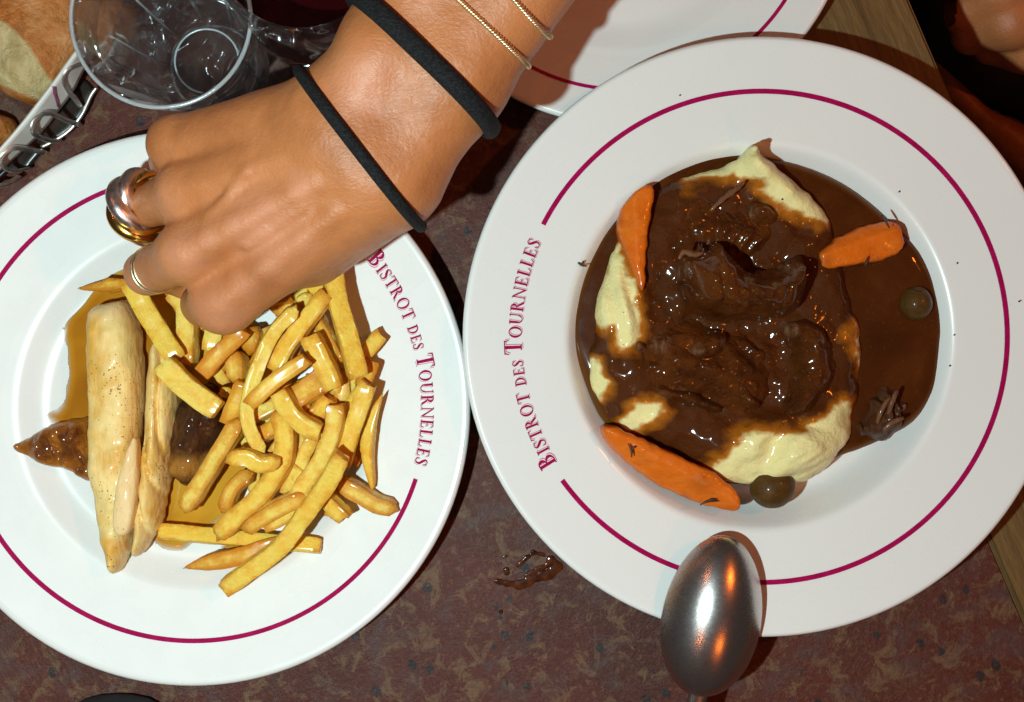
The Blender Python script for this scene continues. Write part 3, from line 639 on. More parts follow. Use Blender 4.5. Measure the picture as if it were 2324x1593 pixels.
def ellipsoid(name, c, r, mat, rotz=0.0, nu=32, nv=20, dent=None):
    V, F = [], []
    for i in range(nv + 1):
        th = PI * i / nv
        for j in range(nu):
            ph = 2 * PI * j / nu
            n = np.array([math.sin(th) * math.cos(ph), math.sin(th) * math.sin(ph), math.cos(th)])
            k = 1 + 0.02 * float(vnoise(n[0] * 2, n[1] * 2, n[2] * 2, 3))
            if dent is not None: k *= 1 - 0.25 * math.exp(-((n - dent) @ (n - dent)) / 0.06)
            V.append(n * np.array(r) * k)
    for i in range(nv):
        for j in range(nu):
            F.append((i * nu + j, (i + 1) * nu + j, (i + 1) * nu + (j + 1) % nu, i * nu + (j + 1) % nu))
    me = mesh(name, V, F); o = link(name, me, mat); o.location = c; o.rotation_euler = (0, 0, rotz); return o
o = ellipsoid('olive', PV(1752, 1104, 0.028), (0.0104, 0.0099, 0.0095), olive_m, 0.5); tag(o, 'round glossy olive in front of the mash at the bottom of the plate', 'olive', 'olives on the right plate')
hd = np.array([0.15, 0.85, 0.55]); hd = hd / np.linalg.norm(hd)
o = ellipsoid('olive', PV(2078, 688, 0.0235), (0.0072, 0.0080, 0.0074), olive_m, 0.2, dent=hd); tag(o, 'small pitted olive half sunk in gravy at the far right', 'olive', 'olives on the right plate')
def sprig(pts, z, lab):
    o = None
    for s in pts:
        n = 8; V, F = tube(spline([P(a, b, z) for a, b in s], n), [0.00022 + 0.00035 * math.sin(PI * j / (n - 1)) for j in range(n)], 6)
        if o is None: o = link('herb_sprig', mesh('herb_sprig', V, F), herb_m); tag(o, lab, 'herb', 'herb sprigs on the stew')
        else: link('leaf', mesh('leaf', V, F), herb_m, o)
sprig([[(1425, 1007), (1432, 1022), (1433, 1038)], [(1432, 1020), (1438, 1015), (1443, 1014)]], 0.0395, 'forked dark herb sprig on the top end of the largest carrot')
sprig([[(1588, 1146), (1604, 1138), (1630, 1137)], [(1600, 1140), (1612, 1134), (1626, 1133)]], 0.0375, 'dark herb sprig on the lower end of the largest carrot')
sprig([[(2000, 487), (2008, 500), (2018, 518)]], 0.0385, 'thin herb stem across the end of the right carrot')
sprig([[(1962, 605), (1966, 592), (1970, 582)]], 0.0335, 'tiny herb stem below the right carrot')
sprig([[(1310, 596), (1320, 602), (1332, 604)], [(1320, 601), (1322, 596), (1324, 592)]], 0.0290, 'brown herb twig on the white wall left of the gravy')


for a, b, z, lab in [(1543, 216, .032, 'dark pepper fleck above the crimson line at the top of the right plate'), (1604, 315, .027, 'dark speck just above the gravy at the top of the right plate'), (2040, 435, .029, 'pepper fleck on the white wall at upper right of the gravy'), (2172, 597, .029, 'tiny dark fleck on the rim right of the right carrot'), (2312, 684, .035, 'dark fleck outside the crimson line at the far right'), (2165, 760, .028, 'tiny dark fleck on the rim right of the small olive'), (2155, 830, .028, 'lowest dark fleck beside the gravy at the right')]:
    o = ellipsoid('pepper_fleck', PV(a, b, z), (0.00055, 0.0004, 0.0003), herb_m, a, nu=8, nv=5); tag(o, lab, 'fleck', 'pepper flecks on the right plate rim')

# ------------------------------------------------------------------ left plate: jus, chicken
Z4 = lambda pts: [(a * 0.5065, 576.4 + b * 0.5065) for a, b in pts]
jp = [(203, 652), (240, 618), (300, 596), (420, 620), (560, 700), (610, 800), (620, 1000), (575, 1110), (505, 1188), (440, 1222), (432, 1240), (405, 1256), (355, 1246), (330, 1215), (260, 1110), (170, 1010), (101, 946), (104, 936), (132, 926), (138, 895), (147, 860), (144, 810), (137, 745), (150, 715), (167, 698)]
jpoly = px_poly(jp, 0.0098)
o = slab('jus_puddle', jpoly, 0.0076, lambda x, y, d: 0.0097 - 0.0012 * np.exp(d / 0.002) + 0 * x, jus_m, h=0.0008, k=0.0012, zmax=0.004, rag=0.0012, ragf=90)
tag(o, 'amber meat juice puddle under the chicken and fries on the left plate', 'sauce')
vv = verts_of(o.data); dd = -polydist(vv[:, 0], vv[:, 1], jpoly); xx = vv[:, 0] * K / (H - 0.01) + 1161.5
set_attr(o.data, 'depth', np.clip(0.62 * np.clip(dd / 0.006, 0, 1) * (1 - 0.75 * sstep(330, 420, xx)) + 0.22 * fbm(vv[:, 0], vv[:, 1], 0.1, 60, 2, 3), 0, 1))
set_attr(o.data, 'alpha', np.clip(0.15 + dd / 0.0045 + 0.12 * fbm(vv[:, 0], vv[:, 1], 0.4, 130, 5, 2), 0, 1))
for i, (a, b, r, lab) in enumerate([(88, 855, 5, 'tiny amber sauce drop on the left plate beside the puddle'), (208, 577, 5, 'tiny amber sauce drop above the puddle by the big ring')]):
    o = ellipsoid('sauce_drop', PV(a, b, float(zfL(0.05)) + 0.0003), (r * 0.0002, r * 0.0002, 0.0005), jus_m, nu=16, nv=8); tag(o, lab, 'sauce', 'sauce drops on the left plate')
    set_attr(o.data, 'depth', np.full(len(o.data.vertices), 0.2)); set_attr(o.data, 'alpha', np.full(len(o.data.vertices), 0.8))
trail = px_poly([(60, 668), (66, 700), (86, 716), (112, 722), (140, 742), (138, 752), (106, 735), (78, 722), (56, 702)], 0.014)
o = slab('jus_trail', trail, 0.0083, lambda x, y, d: 0.0093 + 0 * x, jus_m, h=0.0006, k=0.0008, zmax=0.002); tag(o, 'thin amber sauce trail curling left from the puddle', 'sauce')
set_attr(o.data, 'depth', np.full(len(o.data.vertices), 0.1)); set_attr(o.data, 'alpha', np.full(len(o.data.vertices), 0.5))

def meat(name, pts, bot, hgt, mat, label, group, dome, bumps=(0.0012, 70, 0.0004, 260), ridge=None, zmax=0.034, attr=None, cat='chicken', slope=None):
    pl = px_poly(pts, bot + hgt * 0.6)
    def top(x, y, d):
        t = bot + hgt * np.sqrt(np.clip(1 - np.exp(1.6 * d / dome), 0, 1)) + bumps[0] * fbm(x, y * 0.5, 0.1, bumps[1], len(label), 3) + bumps[2] * fbm(x, y, 0.1, bumps[3], 3, 2)
        if ridge: t = t - ridge * np.exp(-((np.sin(x * 330 + y * 40 + 2 * vnoise(x * 50, y * 25, 0.1))) / 0.3) ** 2)
        if slope: t = t - slope * sstep(*slope_rng, y)
        return t
    o = slab(name, pl, bot, top, mat, h=0.0011, k=0.003, zmax=zmax, rag=0.0006, ragf=140)
    tag(o, label, cat, group); vv = verts_of(o.data)
    if attr: set_attr(o.data, attr[0], attr[1](vv, pl))
    return o
gch = 'pieces of chicken on the left plate'
edgef = lambda vv, pl: 1 - np.clip(-polydist(vv[:, 0], vv[:, 1], pl) / 0.006, 0, 1)
meat('roast_chicken_piece', Z4([(34, 850), (70, 838), (112, 822), (150, 790), (205, 772), (262, 748), (330, 738), (430, 724), (430, 1030), (375, 1030), (340, 1012), (320, 990), (262, 970), (215, 962), (150, 945), (110, 912), (70, 905), (48, 880)]), 0.009, 0.013, roast_m, 'glossy brown roast chicken wing tip pointing left from under the pale strips', gch, 0.004, bumps=(0.0040, 110, 0.0018, 300), attr=('edge', edgef))
meat('roast_chicken_piece', Z4([(770, 660), (850, 640), (900, 560), (960, 590), (990, 690), (1012, 760), (1000, 860), (965, 930), (915, 1010), (850, 1055), (800, 1050), (770, 1015), (735, 1000), (735, 800)]), 0.010, 0.018, darkroast_m, 'dark sticky roast chicken piece between the pale strips and the fries', gch, 0.010, bumps=(0.003, 80, 0.001, 260), attr=('edge', lambda vv, pl: sstep(P(0, 1010, 0.02)[1], P(0, 1065, 0.02)[1], vv[:, 1]) if False else np.exp(-((vv[:, 1] - P(0, 1062, 0.025)[1]) / 0.006) ** 2)))
pinkf = lambda vv, pl: sstep(P(0, 760, 0.03)[1], P(0, 680, 0.03)[1], vv[:, 1])
A = meat('chicken_strip', Z4([(385, 250), (430, 218), (520, 192), (560, 205), (590, 270), (610, 360), (622, 480), (625, 600), (615, 750), (610, 900), (604, 1050), (590, 1180), (570, 1290), (545, 1370), (525, 1435), (490, 1452), (462, 1395), (430, 1290), (405, 1170), (388, 1000), (380, 850), (392, 700), (380, 560), (368, 400), (370, 300)]), 0.014, 0.0200, chicken_m, 'larger pale poached chicken breast strip, left of the pair', gch, 0.0042, bumps=(0.0022, 55, 0.0007, 240), attr=('pink', pinkf))
meat('chicken_strip', Z4([(690, 366), (725, 400), (760, 470), (795, 560), (792, 650), (768, 800), (748, 950), (742, 1050), (715, 1180), (682, 1260), (632, 1345), (590, 1384), (562, 1350), (580, 1200), (604, 1050), (622, 900), (628, 700), (640, 520), (660, 420)]), 0.014, 0.021, chicken_m, 'narrower pale chicken strip with long grooves, right of the pair', gch, 0.006, ridge=0.0035, attr=('pink', lambda vv, pl: 0 * vv[:, 0] + 0.1))
# flap of paler meat along the right side of the larger strip
fp = px_poly(Z4([(600, 800), (612, 880), (604, 1050), (592, 1180), (572, 1262), (500, 1266), (500, 1150), (520, 1020), (560, 890)]), 0.036)
o = slab('meat_flap', fp, 0.028, lambda x, y, d: 0.0385 + 0.0006 * fbm(x, y, 0.1, 120, 6, 2) - 0.2 * np.clip(x - P(285, 0, 0.036)[0], 0, 1) * 1.2 - 0.0022, chicken_m, h=0.0009, k=0.0015, zmax=0.014, parent=None)
o.parent = A; set_attr(o.data, 'pink', np.full(len(o.data.vertices), 0.75))

# ------------------------------------------------------------------ fries
FZ = lambda x, y: ((700 + x / 1.225) * 0.5764, (1100 + y / 1.225) * 0.5764)      # zoomed notes -> picture
ZZ = lambda x, y: (x * 0.5065, 576.4 + y * 0.5065)
fries = [  # points, width (zoom px), (z at first, z at last), brownness, end shape, label
 (FZ, [(-85, 1215), (200, 1240), (450, 1265), (690, 1285)], 78, (.016, .017), .05, 's', 'long pale fry lying flat across the bottom of the pile'),
 (FZ, [(210, 1290), (300, 1292), (390, 1290)], 36, (.013, .013), .6, 'p', 'thin dark fry sliver below the flat pale fry'),
 (FZ, [(38, 1388), (150, 1365), (300, 1335), (482, 1252)], 95, (.017, .021), .8, 'p', 'browned crisp fry with a pointed tip at the very bottom left'),
 (FZ, [(985, 555), (935, 680), (915, 820), (940, 1005)], 66, (.025, .020), .25, 'p', 'slender curved fry with a pointed tip at the right edge of the pile'),
 (FZ, [(780, 975), (880, 1030), (960, 1080), (1052, 1100)], 88, (.022, .021), .45, 'r', 'stray fry poking right onto the crimson rim line'),
 (FZ, [(870, 780), (858, 830), (845, 885)], 72, (.018, .018), .3, 's', 'short fry end tucked under the straight right-hand fry'),
 (FZ, [(730, 1140), (745, 1080), (770, 1010)], 55, (.017, .018), .3, 's', 'hidden fry end below the long front fry'),
 (FZ, [(300, 640), (330, 740), (345, 800)], 66, (.017, .017), .1, 's', 'pale stub at the left inside edge of the pile'),
 (FZ, [(170, 400), (200, 450), (235, 500)], 56, (.018, .018), .1, 's', 'pale broken fry bit beside the dark chicken'),
 (FZ, [(-20, 60), (40, 130), (50, 260), (45, 405)], 98, (.020, .020), .15, 's', 'broad pale fry rising under the knuckles, far left of the row'),
 (FZ, [(185, 190), (175, 260), (160, 345)], 92, (.021, .021), .05, 's', 'very pale broad fry under the lowest knuckle'),
 (FZ, [(375, 235), (365, 290), (340, 350)], 92, (.022, .022), .55, 'r', 'crinkled golden fry end beside the index knuckle'),
 (FZ, [(280, 350), (290, 420), (292, 492)], 98, (.023, .023), .35, 'r', 'short fat golden fry upright in the upper middle'),
 (FZ, [(430, 560), (425, 660), (435, 800)], 74, (.020, .019), .2, 's', 'deep fry standing in the gap behind the wavy pale fry'),
 (FZ, [(560, 600), (600, 700), (640, 760)], 80, (.021, .021), .15, 's', 'buried fry under the middle of the pile'),
 (FZ, [(760, 450), (790, 500), (800, 600)], 86, (.022, .021), .25, 's', 'buried pale fry behind the right-hand fries'),
 (FZ, [(935, 395), (915, 450), (885, 515)], 86, (.023, .024), .45, 's', 'golden fry end at the right above the straight fry'),
 (FZ, [(975, 265), (930, 320), (860, 390)], 80, (.022, .023), .1, 's', 'pale fry stub jutting to the upper right'),
 (FZ, [(660, 180), (720, 270), (785, 400)], 62, (.024, .024), .6, 's', 'browned thin fry in shade behind the top right fries'),
 (FZ, [(580, 115), (610, 95), (645, 78)], 62, (.026, .027), .0, 'r', 'pale nub of fry beside the thumb side of the hand'),
 (FZ, [(205, 545), (235, 545), (262, 540)], 58, (.022, .022), .0, 'r', 'tiny pale fry nub left of the middle'),
 (FZ, [(620, 1060), (520, 1150), (420, 1195)], 62, (.024, .022), .35, 's', 'fry mostly hidden under the long front fry'),
 (FZ, [(355, 930), (270, 1010), (228, 1120)], 78, (.023, .020), .55, 'r', 'curved golden fry under the knobbly fry'),
 (FZ, [(650, 760), (590, 880), (520, 1030)], 76, (.027, .024), .15, 's', 'pale straight fry between two long curved fries'),
 (FZ, [(320, 495), (290, 580), (240, 695)], 90, (.028, .026), .4, 's', 'golden fry with a burnt edge beside the dark chicken'),
 (FZ, [(320, 245), (220, 340), (120, 450)], 92, (.030, .028), .6, 's', 'deep golden fry slanting down from the index knuckle'),
 (FZ, [(735, 570), (690, 620), (630, 690)], 92, (.028, .026), .3, 's', 'golden chunk of fry in the right middle'),
 (FZ, [(720, 475), (640, 530), (545, 590)], 118, (.031, .030), .5, 's', 'thick golden block of fry in the middle right'),
 (FZ, [(300, 680), (190, 860), (110, 990), (35, 1110)], 90, (.030, .022), .4, 'r', 'long fry leaning left over the yellow juice'),
 (FZ, [(915, 505), (870, 640), (830, 760), (790, 900)], 92, (.031, .027), .1, 's', 'straight pale fry down the right side of the pile'),
 (FZ, [(745, -40), (775, 120), (825, 290), (870, 470)], 100, (.032, .032), .1, 's', 'long pale fry at the upper right coming from under the hand'),
 (FZ, [(720, 70), (620, 200), (530, 320), (465, 440)], 88, (.034, .034), .25, 's', 'mottled fry slanting down-left beside the long upper right fry'),
 (FZ, [(635, 275), (690, 380), (755, 525)], 104, (.034, .033), .15, 's', 'broad wrinkled fry pointing down in the right middle'),
 (FZ, [(610, 1040), (500, 1090), (400, 1150), (320, 1200)], 84, (.033, .028), .4, 'r', 'fry with a burnt end tucked beside the long front fry'),
 (FZ, [(765, 605), (755, 720), (700, 860), (620, 980), (570, 1060)], 92, (.034, .030), .25, 's', 'long bowed fry behind the long front fry'),
 (FZ, [(490, 625), (520, 740), (505, 880), (410, 1030), (290, 1140), (195, 1235)], 100, (.036, .028), .3, 'r', 'longest curved fry sweeping from the middle to lower left'),
 (FZ, [(490, 540), (540, 630), (600, 690), (685, 735)], 92, (.039, .037), .05, 's', 'smooth pale fry lying slantwise in the very centre'),
 (FZ, [(570, 140), (460, 260), (385, 420), (335, 600), (345, 720), (405, 835)], 70, (.040, .034), .05, 'r', 'long thin wavy pale fry down the middle left'),
 (FZ, [(620, 385), (520, 450), (430, 520), (345, 600)], 78, (.044, .043), .3, 's', 'golden fry lying on top across the wavy pale fry'),
 (FZ, [(240, 865), (330, 855), (400, 890), (490, 875)], 84, (.040, .039), .15, 'r', 'short knobbly fry lying on top at lower left'),
 (FZ, [(790, 850), (720, 980), (620, 1120), (480, 1300), (225, 1490)], 92, (.043, .026), .12, 's', 'longest straight fry in front, on top of the pile to lower right'),
 (FZ, [(470, 700), (560, 800), (600, 900)], 90, (.018, .018), .3, 's', 'fry buried flat under the two long bowed fries'),
 (FZ, [(700, 760), (660, 880), (650, 990)], 90, (.018, .018), .3, 's', 'fry buried under the right side of the straight pale fry'),
 (FZ, [(560, 330), (540, 430), (470, 520)], 88, (.019, .020), .35, 's', 'fry buried beneath the crossing golden fry'),
 (FZ, [(420, 240), (440, 320), (380, 420)], 80, (.018, .020), .3, 's', 'fry buried under the top of the wavy pale fry'),
 (FZ, [(840, 560), (800, 660), (740, 740)], 88, (.018, .018), .3, 's', 'fry buried left of the straight pale fry'),
 (FZ, [(640, 130), (690, 230), (650, 300)], 84, (.020, .020), .25, 's', 'fry buried between the mottled fry and the top right fry'),
 (FZ, [(200, 220), (250, 330), (210, 430)], 84, (.016, .017), .3, 's', 'fry buried under the deep golden slanting fry'),
 (ZZ, [(358, 156), (440, 148), (520, 140), (640, 130)], 66, (.015, .020), .75, 'p', 'brown-tipped fry poking out left from under the ringed finger'),
 (ZZ, [(590, 130), (650, 250), (720, 360), (795, 475)], 100, (.030, .026), .1, 's', 'pale fry running down from the ringed finger beside the chicken'),
 (ZZ, [(735, 490), (800, 560), (880, 630), (975, 700)], 104, (.036, .036), .0, 's', 'pale fry with clean cut ends resting on the dark chicken'),
]
for k in range(36):
    rr_ = math.sqrt(random.random()) * 0.92; th_ = random.uniform(0, 2 * PI); cx_ = 590 + 320 * rr_ * math.cos(th_); cy_ = 640 + 480 * rr_ * math.sin(th_)
    if k >= 24: cx_ = 180 + 48 * (k - 24) + random.uniform(-15, 15); cy_ = 150 - 8 * (k - 24) + random.uniform(-60, 60)
    an_ = math.radians(random.gauss(105, 38)); hl_ = random.uniform(95, 190); lz_ = random.uniform(.016, .027); bd_ = random.uniform(-10, 10)
    br_ = random.choice((.05, .15, .3, .5))
    lb_ = '%s %s fry mostly buried, %s %s of the heap%s' % ('short' if hl_ < 125 else 'medium' if hl_ < 160 else 'long', {.05: 'pale', .15: 'yellow', .3: 'golden', .5: 'browned'}[br_],
        'upper' if cy_ < 300 else 'middle' if cy_ < 700 else 'lower', 'left' if cx_ < 440 else 'centre' if cx_ < 700 else 'right', ', lying steeply' if abs(math.sin(an_)) > 0.9 else ', lying aslant')
    fries.append((FZ, [(cx_ - hl_ * math.cos(an_), cy_ - hl_ * math.sin(an_)), (cx_ + bd_, cy_ + bd_ * 0.5), (cx_ + hl_ * math.cos(an_), cy_ + hl_ * math.sin(an_))], random.uniform(64, 84), (lz_, lz_ + random.uniform(-.004, .004)), br_, random.choice('ssr'), lb_))
def cross(n, p=3.6):
    r = []
    for i in range(n):
        a = 2 * PI * (i + 0.5) / n; c, s = math.cos(a), math.sin(a)
        k = (abs(c) ** p + abs(s) ** p) ** (-1 / p); r.append((c * k, s * k))
    return r
CS = []
for sx_, sy_ in ((1, 0), (0, 1), (-1, 0), (0, -1)):
    for e in (-0.88, -0.30, 0.30, 0.88):
        b_ = 1.0 if abs(e) > 0.5 else 0.96
        CS.append((sx_ * b_ - sy_ * e, sy_ * b_ + sx_ * e))
for fi, (fn, pts, wd, (z0, z1), br, end, lab) in enumerate(fries):
    sc = 0.5764 / 1.225 if fn is FZ else 0.5065
    hw = wd * sc * 0.000198 / 2 * 0.95; hh = hw * random.uniform(0.78, 0.98)
    m_ = len(pts); zz = lambda i: z0 + (z1 - z0) * i / (m_ - 1)
    pp = []
    for i, (a, b) in enumerate(pts):
        X, Y = fn(a, b); pp.append(P(X, Y, zz(i)))
    L = sum(np.linalg.norm(pp[i + 1] - pp[i]) for i in range(m_ - 1)); N = max(9, int(L / 0.0022))
    cl = spline(pp, N); roll = random.uniform(-0.3, 0.3); V, F, B = [], [], []; off = random.uniform(0, 100)
    for i, p in enumerate(cl):
        t = cl[min(i + 1, N - 1)] - cl[max(i - 1, 0)]; t /= np.linalg.norm(t)
        up = np.array([0, 0, 1.0]); bn = np.cross(t, up); bn /= np.linalg.norm(bn); nn = np.cross(bn, t)
        u = i / (N - 1); de = min(u, 1 - u) * L
        if end == 'p': k = 0.12 + 0.88 * min(1, (u * L) / 0.022) ** 0.8 if u < 0.5 else 0.30 + 0.70 * min(1, ((1 - u) * L) / 0.014) ** 0.7
        elif end == 'r': k = 0.52 + 0.48 * math.sqrt(max(0, 1 - max(0, 1 - de / hw) ** 2))
        else: k = 0.93 + 0.07 * min(1, de / (hw * 0.35))
        for j, (c, s) in enumerate(CS):
            cr, sr = c * math.cos(roll) - s * math.sin(roll), c * math.sin(roll) + s * math.cos(roll)
            nz = 1 + 0.075 * float(vnoise(u * L * 160 + off, c * 1.3 + 5, s * 1.3 + off, 4)) + 0.045 * float(vnoise(u * L * 520 + off, c * 3, s * 3, 8))
            V.append(p + (bn * cr * hw + nn * sr * hh) * k * nz)
            eg = (abs(c) * abs(s) * 2) ** 2
            B.append(br * 0.46 + 0.21 * eg * (0.35 + br) + (0.7 * br + 0.26) * math.exp(-de / 0.0035))
    n = len(CS)
    for i in range(N - 1):
        for j in range(n): F.append((i * n + j, (i + 1) * n + j, (i + 1) * n + (j + 1) % n, i * n + (j + 1) % n))
    for e, (i0, sgn) in enumerate(((0, -1), (N - 1, 1))):
        t = cl[1] - cl[0] if e == 0 else cl[-1] - cl[-2]; t = t / np.linalg.norm(t) * sgn
        ring0 = i0 * n; b = len(V); cc = cl[i0]
        tilt = random.uniform(-0.35, 0.35)
        for j in range(n):
            V.append(cc + (V[ring0 + j] - cc) * (0.86 if end == 's' else 0.7) + t * hw * ((0.05 if end == 's' else 0.16) + tilt * CS[j][0])); B.append(B[ring0 + j])
        V.append(cc + t * hw * (0.07 if end == 's' else 0.22)); B.append(B[ring0])
        for j in range(n):
            a_, b_ = ring0 + j, ring0 + (j + 1) % n; c_, d_ = b + (j + 1) % n, b + j
            F.append((a_, b_, c_, d_) if e == 0 else (b_, a_, d_, c_)); F[-1] = F[-1] if e == 0 else F[-1]
            F.append((d_, c_, len(V) - 1) if e == 0 else (c_, d_, len(V) - 1))
    me = mesh('french_fry', V, F); set_attr(me, 'brown', np.clip(B, 0, 1))
    bm = bmesh.new(); bm.from_mesh(me); bmesh.ops.recalc_face_normals(bm, faces=bm.faces[:]); bm.to_mesh(me); bm.free()
    me.set_sharp_from_angle(angle=math.radians(48)); o = link('french_fry', me, fry_m); tag(o, lab, 'fry', 'french fries heaped on the left plate')

# ------------------------------------------------------------------ the reaching hand and forearm: one continuous surface
def cap(X, Y, Z, a, b):
    A_, B_ = P(*a[:3]), P(*b[:3]); e = B_ - A_; ra, rb = a[3], b[3]
    wx, wy, wz = X - A_[0], Y - A_[1], Z - A_[2]
    t = np.clip((wx * e[0] + wy * e[1] + wz * e[2]) / (e @ e), 0, 1)
    return np.sqrt((wx - e[0] * t) ** 2 + (wy - e[1] * t) ** 2 + (wz - e[2] * t) ** 2) - (ra + (rb - ra) * t)
def hand_field(X, Y, Z):
    X, Y, Z = X.astype(np.float32), Y.astype(np.float32), Z.astype(np.float32)
    c = lambda a, b: cap(X, Y, Z, a, b)
    arm = c((776, 289, .110, .0195), (898, 102, .116, .0200))
    arm = smin(arm, c((898, 102, .116, .0200), (1214, -384, .135, .0225)), .006)
    arm = smin(arm, c((900, 371, .108, .0195), (1022, 184, .114, .0200)), .016)
    arm = smin(arm, c((1022, 184, .114, .0200), (1346, -296, .133, .0225)), .010)
    arm = smin(arm, c((838, 150, .126, .0095), (850, 135, .126, .0095)), .012)          # wrist bone
    MC = [((735, 268, .108, .0165), (402, 328, .080, .0112)), ((770, 320, .112, .0165), (425, 432, .086, .0112)), ((800, 368, .112, .0165), (432, 573, .087, .0120)), ((838, 420, .109, .0165), (508, 680, .080, .0132))]
    palm = None
    for a, b in MC:
        d = c(a, b); palm = d if palm is None else smin(palm, d, .0038)
    palm = smin(palm, c((660, 330, .092, .016), (470, 520, .072, .014)), .014)
    palm = smin(palm, c((885, 425, .098, .0172), (712, 572, .074, .0142)), .012)         # ball of the thumb
    body = smin(arm, palm, .014)
    for a, b in MC:                                                                      # tendons on the back of the hand
        m0 = [a[i] + (b[i] - a[i]) * 0.22 for i in range(4)]; m1 = list(b)
        m0[2] += m0[3] - 0.0006; m1[2] += m1[3] - 0.0018
        big_ = 1.25 if a[0] in (800, 838) else 0.85
        body = smin(body, c((*m0[:3], .0026 * big_), (*m1[:3], .0048 * big_)), .0036)
    for a, b, r in [((760, 300, .1265), (560, 390, .1125), .0011), ((560, 390, .1125), (470, 500, .1020), .0011), ((690, 470, .1175), (560, 560, .1055), .0012)]:   # veins
        body = smin(body, c((*a, r), (*b, r)), .0035)
    fingers = [[(402, 328, .080, .0112), (388, 364, .052, .0088), (430, 420, .034, .0078), (470, 470, .030, .0066)],
               [(425, 432, .086, .0112), (314, 479, .055, .0086), (356, 520, .034, .0078), (390, 580, .030, .0068)],
               [(432, 573, .087, .0120), (335, 619, .060, .0093), (385, 622, .036, .0082), (430, 650, .030, .0070)],
               [(508, 680, .080, .0132), (464, 690, .050, .0096), (480, 660, .035, .0084), (500, 650, .030, .0072)],
               [(690, 572, .074, .0120), (600, 630, .056, .0105), (520, 650, .037, .0088)]]
    alld = None
    for f in fingers:
        d = None
        for a, b in zip(f[:-1], f[1:]):
            e = c(a, b); d = e if d is None else smin(d, e, .003)
        alld = d if alld is None else smin(alld, d, .0016)
    body = smin(body, alld, .0055)
    return body + 0.00022 * vnoise(X * 160, Y * 160, Z * 160, 3)
hp = [P(200, 820, .02), P(1400, -420, .16), P(200, -420, .16), P(1400, 820, .02)]
lo = np.array([P(225, 0, .03)[0], P(0, 790, .03)[1], .022]); hi = np.array([P(1500, 0, .13)[0], P(0, -330, .13)[1], .162])
hi[1] = 0.195
h_ = 0.00125; ax, org = grid(lo, hi, h_)
X, Y, Z = np.meshgrid(*ax, indexing='ij')
v, f = surface_nets(hand_field(X, Y, Z), org, h_)
v = relax(v, f, 2)
hand = link('person', mesh('person', v, f), skin_m); del X, Y, Z
tag(hand, 'bare tanned forearm and hand reaching down from the top into the fries', 'person')
pk_ = np.zeros(len(v))  # pink mask: highlights painted along tendon ridges, plus the redder knuckles
for a, b, z, r in [(470, 540, .108, 30), (530, 510, .112, 34), (600, 470, .117, 36), (680, 425, .123, 36), (560, 640, .098, 36), (620, 590, .104, 38), (690, 540, .11, 38), (820, 190, .132, 70), (508, 690, .09, 60), (420, 575, .1, 55), (400, 440, .09, 45), (600, 520, .11, 90), (335, 620, .066, 50)]:
    c_ = P(a, b, z); pk_ = np.maximum(pk_, np.exp(-((v - c_) ** 2).sum(1) / (r * 0.00018) ** 2))
set_attr(hand.data, 'pink', pk_)
bvh = BVHTree.FromPolygons([tuple(p) for p in v], [tuple(int(i) for i in q) for q in f])
CAM = Vector((0, 0, H))
def on_skin(a, b):
    d = (PV(a, b, 0) - CAM).normalized(); hit = bvh.ray_cast(CAM, d)
    return (hit[0], hit[1]) if hit[0] is not None else None
def band(px, axis_px, n=96):
    """closed loop round the forearm in the plane set by the traced line: rays from the arm's axis outwards"""
    h0 = [on_skin(*p) for p in px]; pts = [h[0] for h in h0 if h]
    c = Vector(P(*axis_px)); a = (pts[-1] - pts[0]).normalized()
    mid = pts[len(pts) // 2]; nrm = a.cross((mid - c).normalized()).normalized(); u = a; vv_ = nrm.cross(u).normalized()
    c = c - nrm * (c - mid).dot(nrm)
    out = []
    for i in range(n):
        t = 2 * PI * i / n; d = u * math.cos(t) + vv_ * math.sin(t)
        hit = bvh.ray_cast(c, d)
        if hit[0] is None: continue
        out.append((hit[0], (d - nrm * d.dot(nrm)).normalized()))
    return out, nrm
def put_band(name, px, axis_px, r, mat, lab, cat, group, flat=1.0, lift=0.6):
    loop, nrm = band(px, axis_px)
    pts = [p + n * r * flat * lift for p, n in loop]; m = len(pts)
    for _ in range(3): pts = [(pts[i - 1] + pts[i] * 2 + pts[(i + 1) % m]) / 4 for i in range(m)]
    V, F = tube(pts, r, 12, closed=True, flat=flat, up=[n for p, n in loop])
    o = link(name, mesh(name, V, F), mat); tag(o, lab, cat, group); return pts
put_band('hair_tie', [(851, 14), (902, 69), (974, 137), (1029, 192), (1083, 239)], (955, 140, .115), .0038, black_m, 'thick black fabric hair tie round the forearm', 'hair tie', 'black hair ties on the wrist', 0.75)
put_band('hair_tie', [(721, 210), (765, 264), (808, 333), (851, 391), (895, 438), (925, 472)], (815, 335, .108), .0024, black_m, 'thin black elastic hair tie at the wrist joint', 'hair tie', 'black hair ties on the wrist', 0.9)
def chain(px, axis_px, lab):
    loop, nrm = band(px, axis_px, 120)
    base = [p + n * 0.0008 for p, n in loop]; m = len(base)
    for _ in range(3): base = [(base[i - 1] + base[i] * 2 + base[(i + 1) % m]) / 4 for i in range(m)]
    o = empty('bracelet', base[0]); tag(o, lab, 'bracelet', 'fine gold bracelets on the forearm')
    NN = 720
    for ph in (0, PI):
        pts = []
        for i in range(NN):
            u = i / NN * m; k = int(u) % m; t = u - int(u); p = base[k].lerp(base[(k + 1) % m], t); n = loop[k][1]
            a = 2 * PI * i / 9 + ph; pts.append(p + (n * math.cos(a) + nrm * math.sin(a)) * 0.0006 - base[0])
        V, F = tube(pts, 0.0006, 5, closed=True); link('chain_strand', mesh('chain_strand', V, F), gold_m, o)
chain([(1040, 5), (1076, 36), (1119, 72), (1148, 104)], (1045, 10, .118), 'fine twisted gold bracelet nearer the thick hair tie')
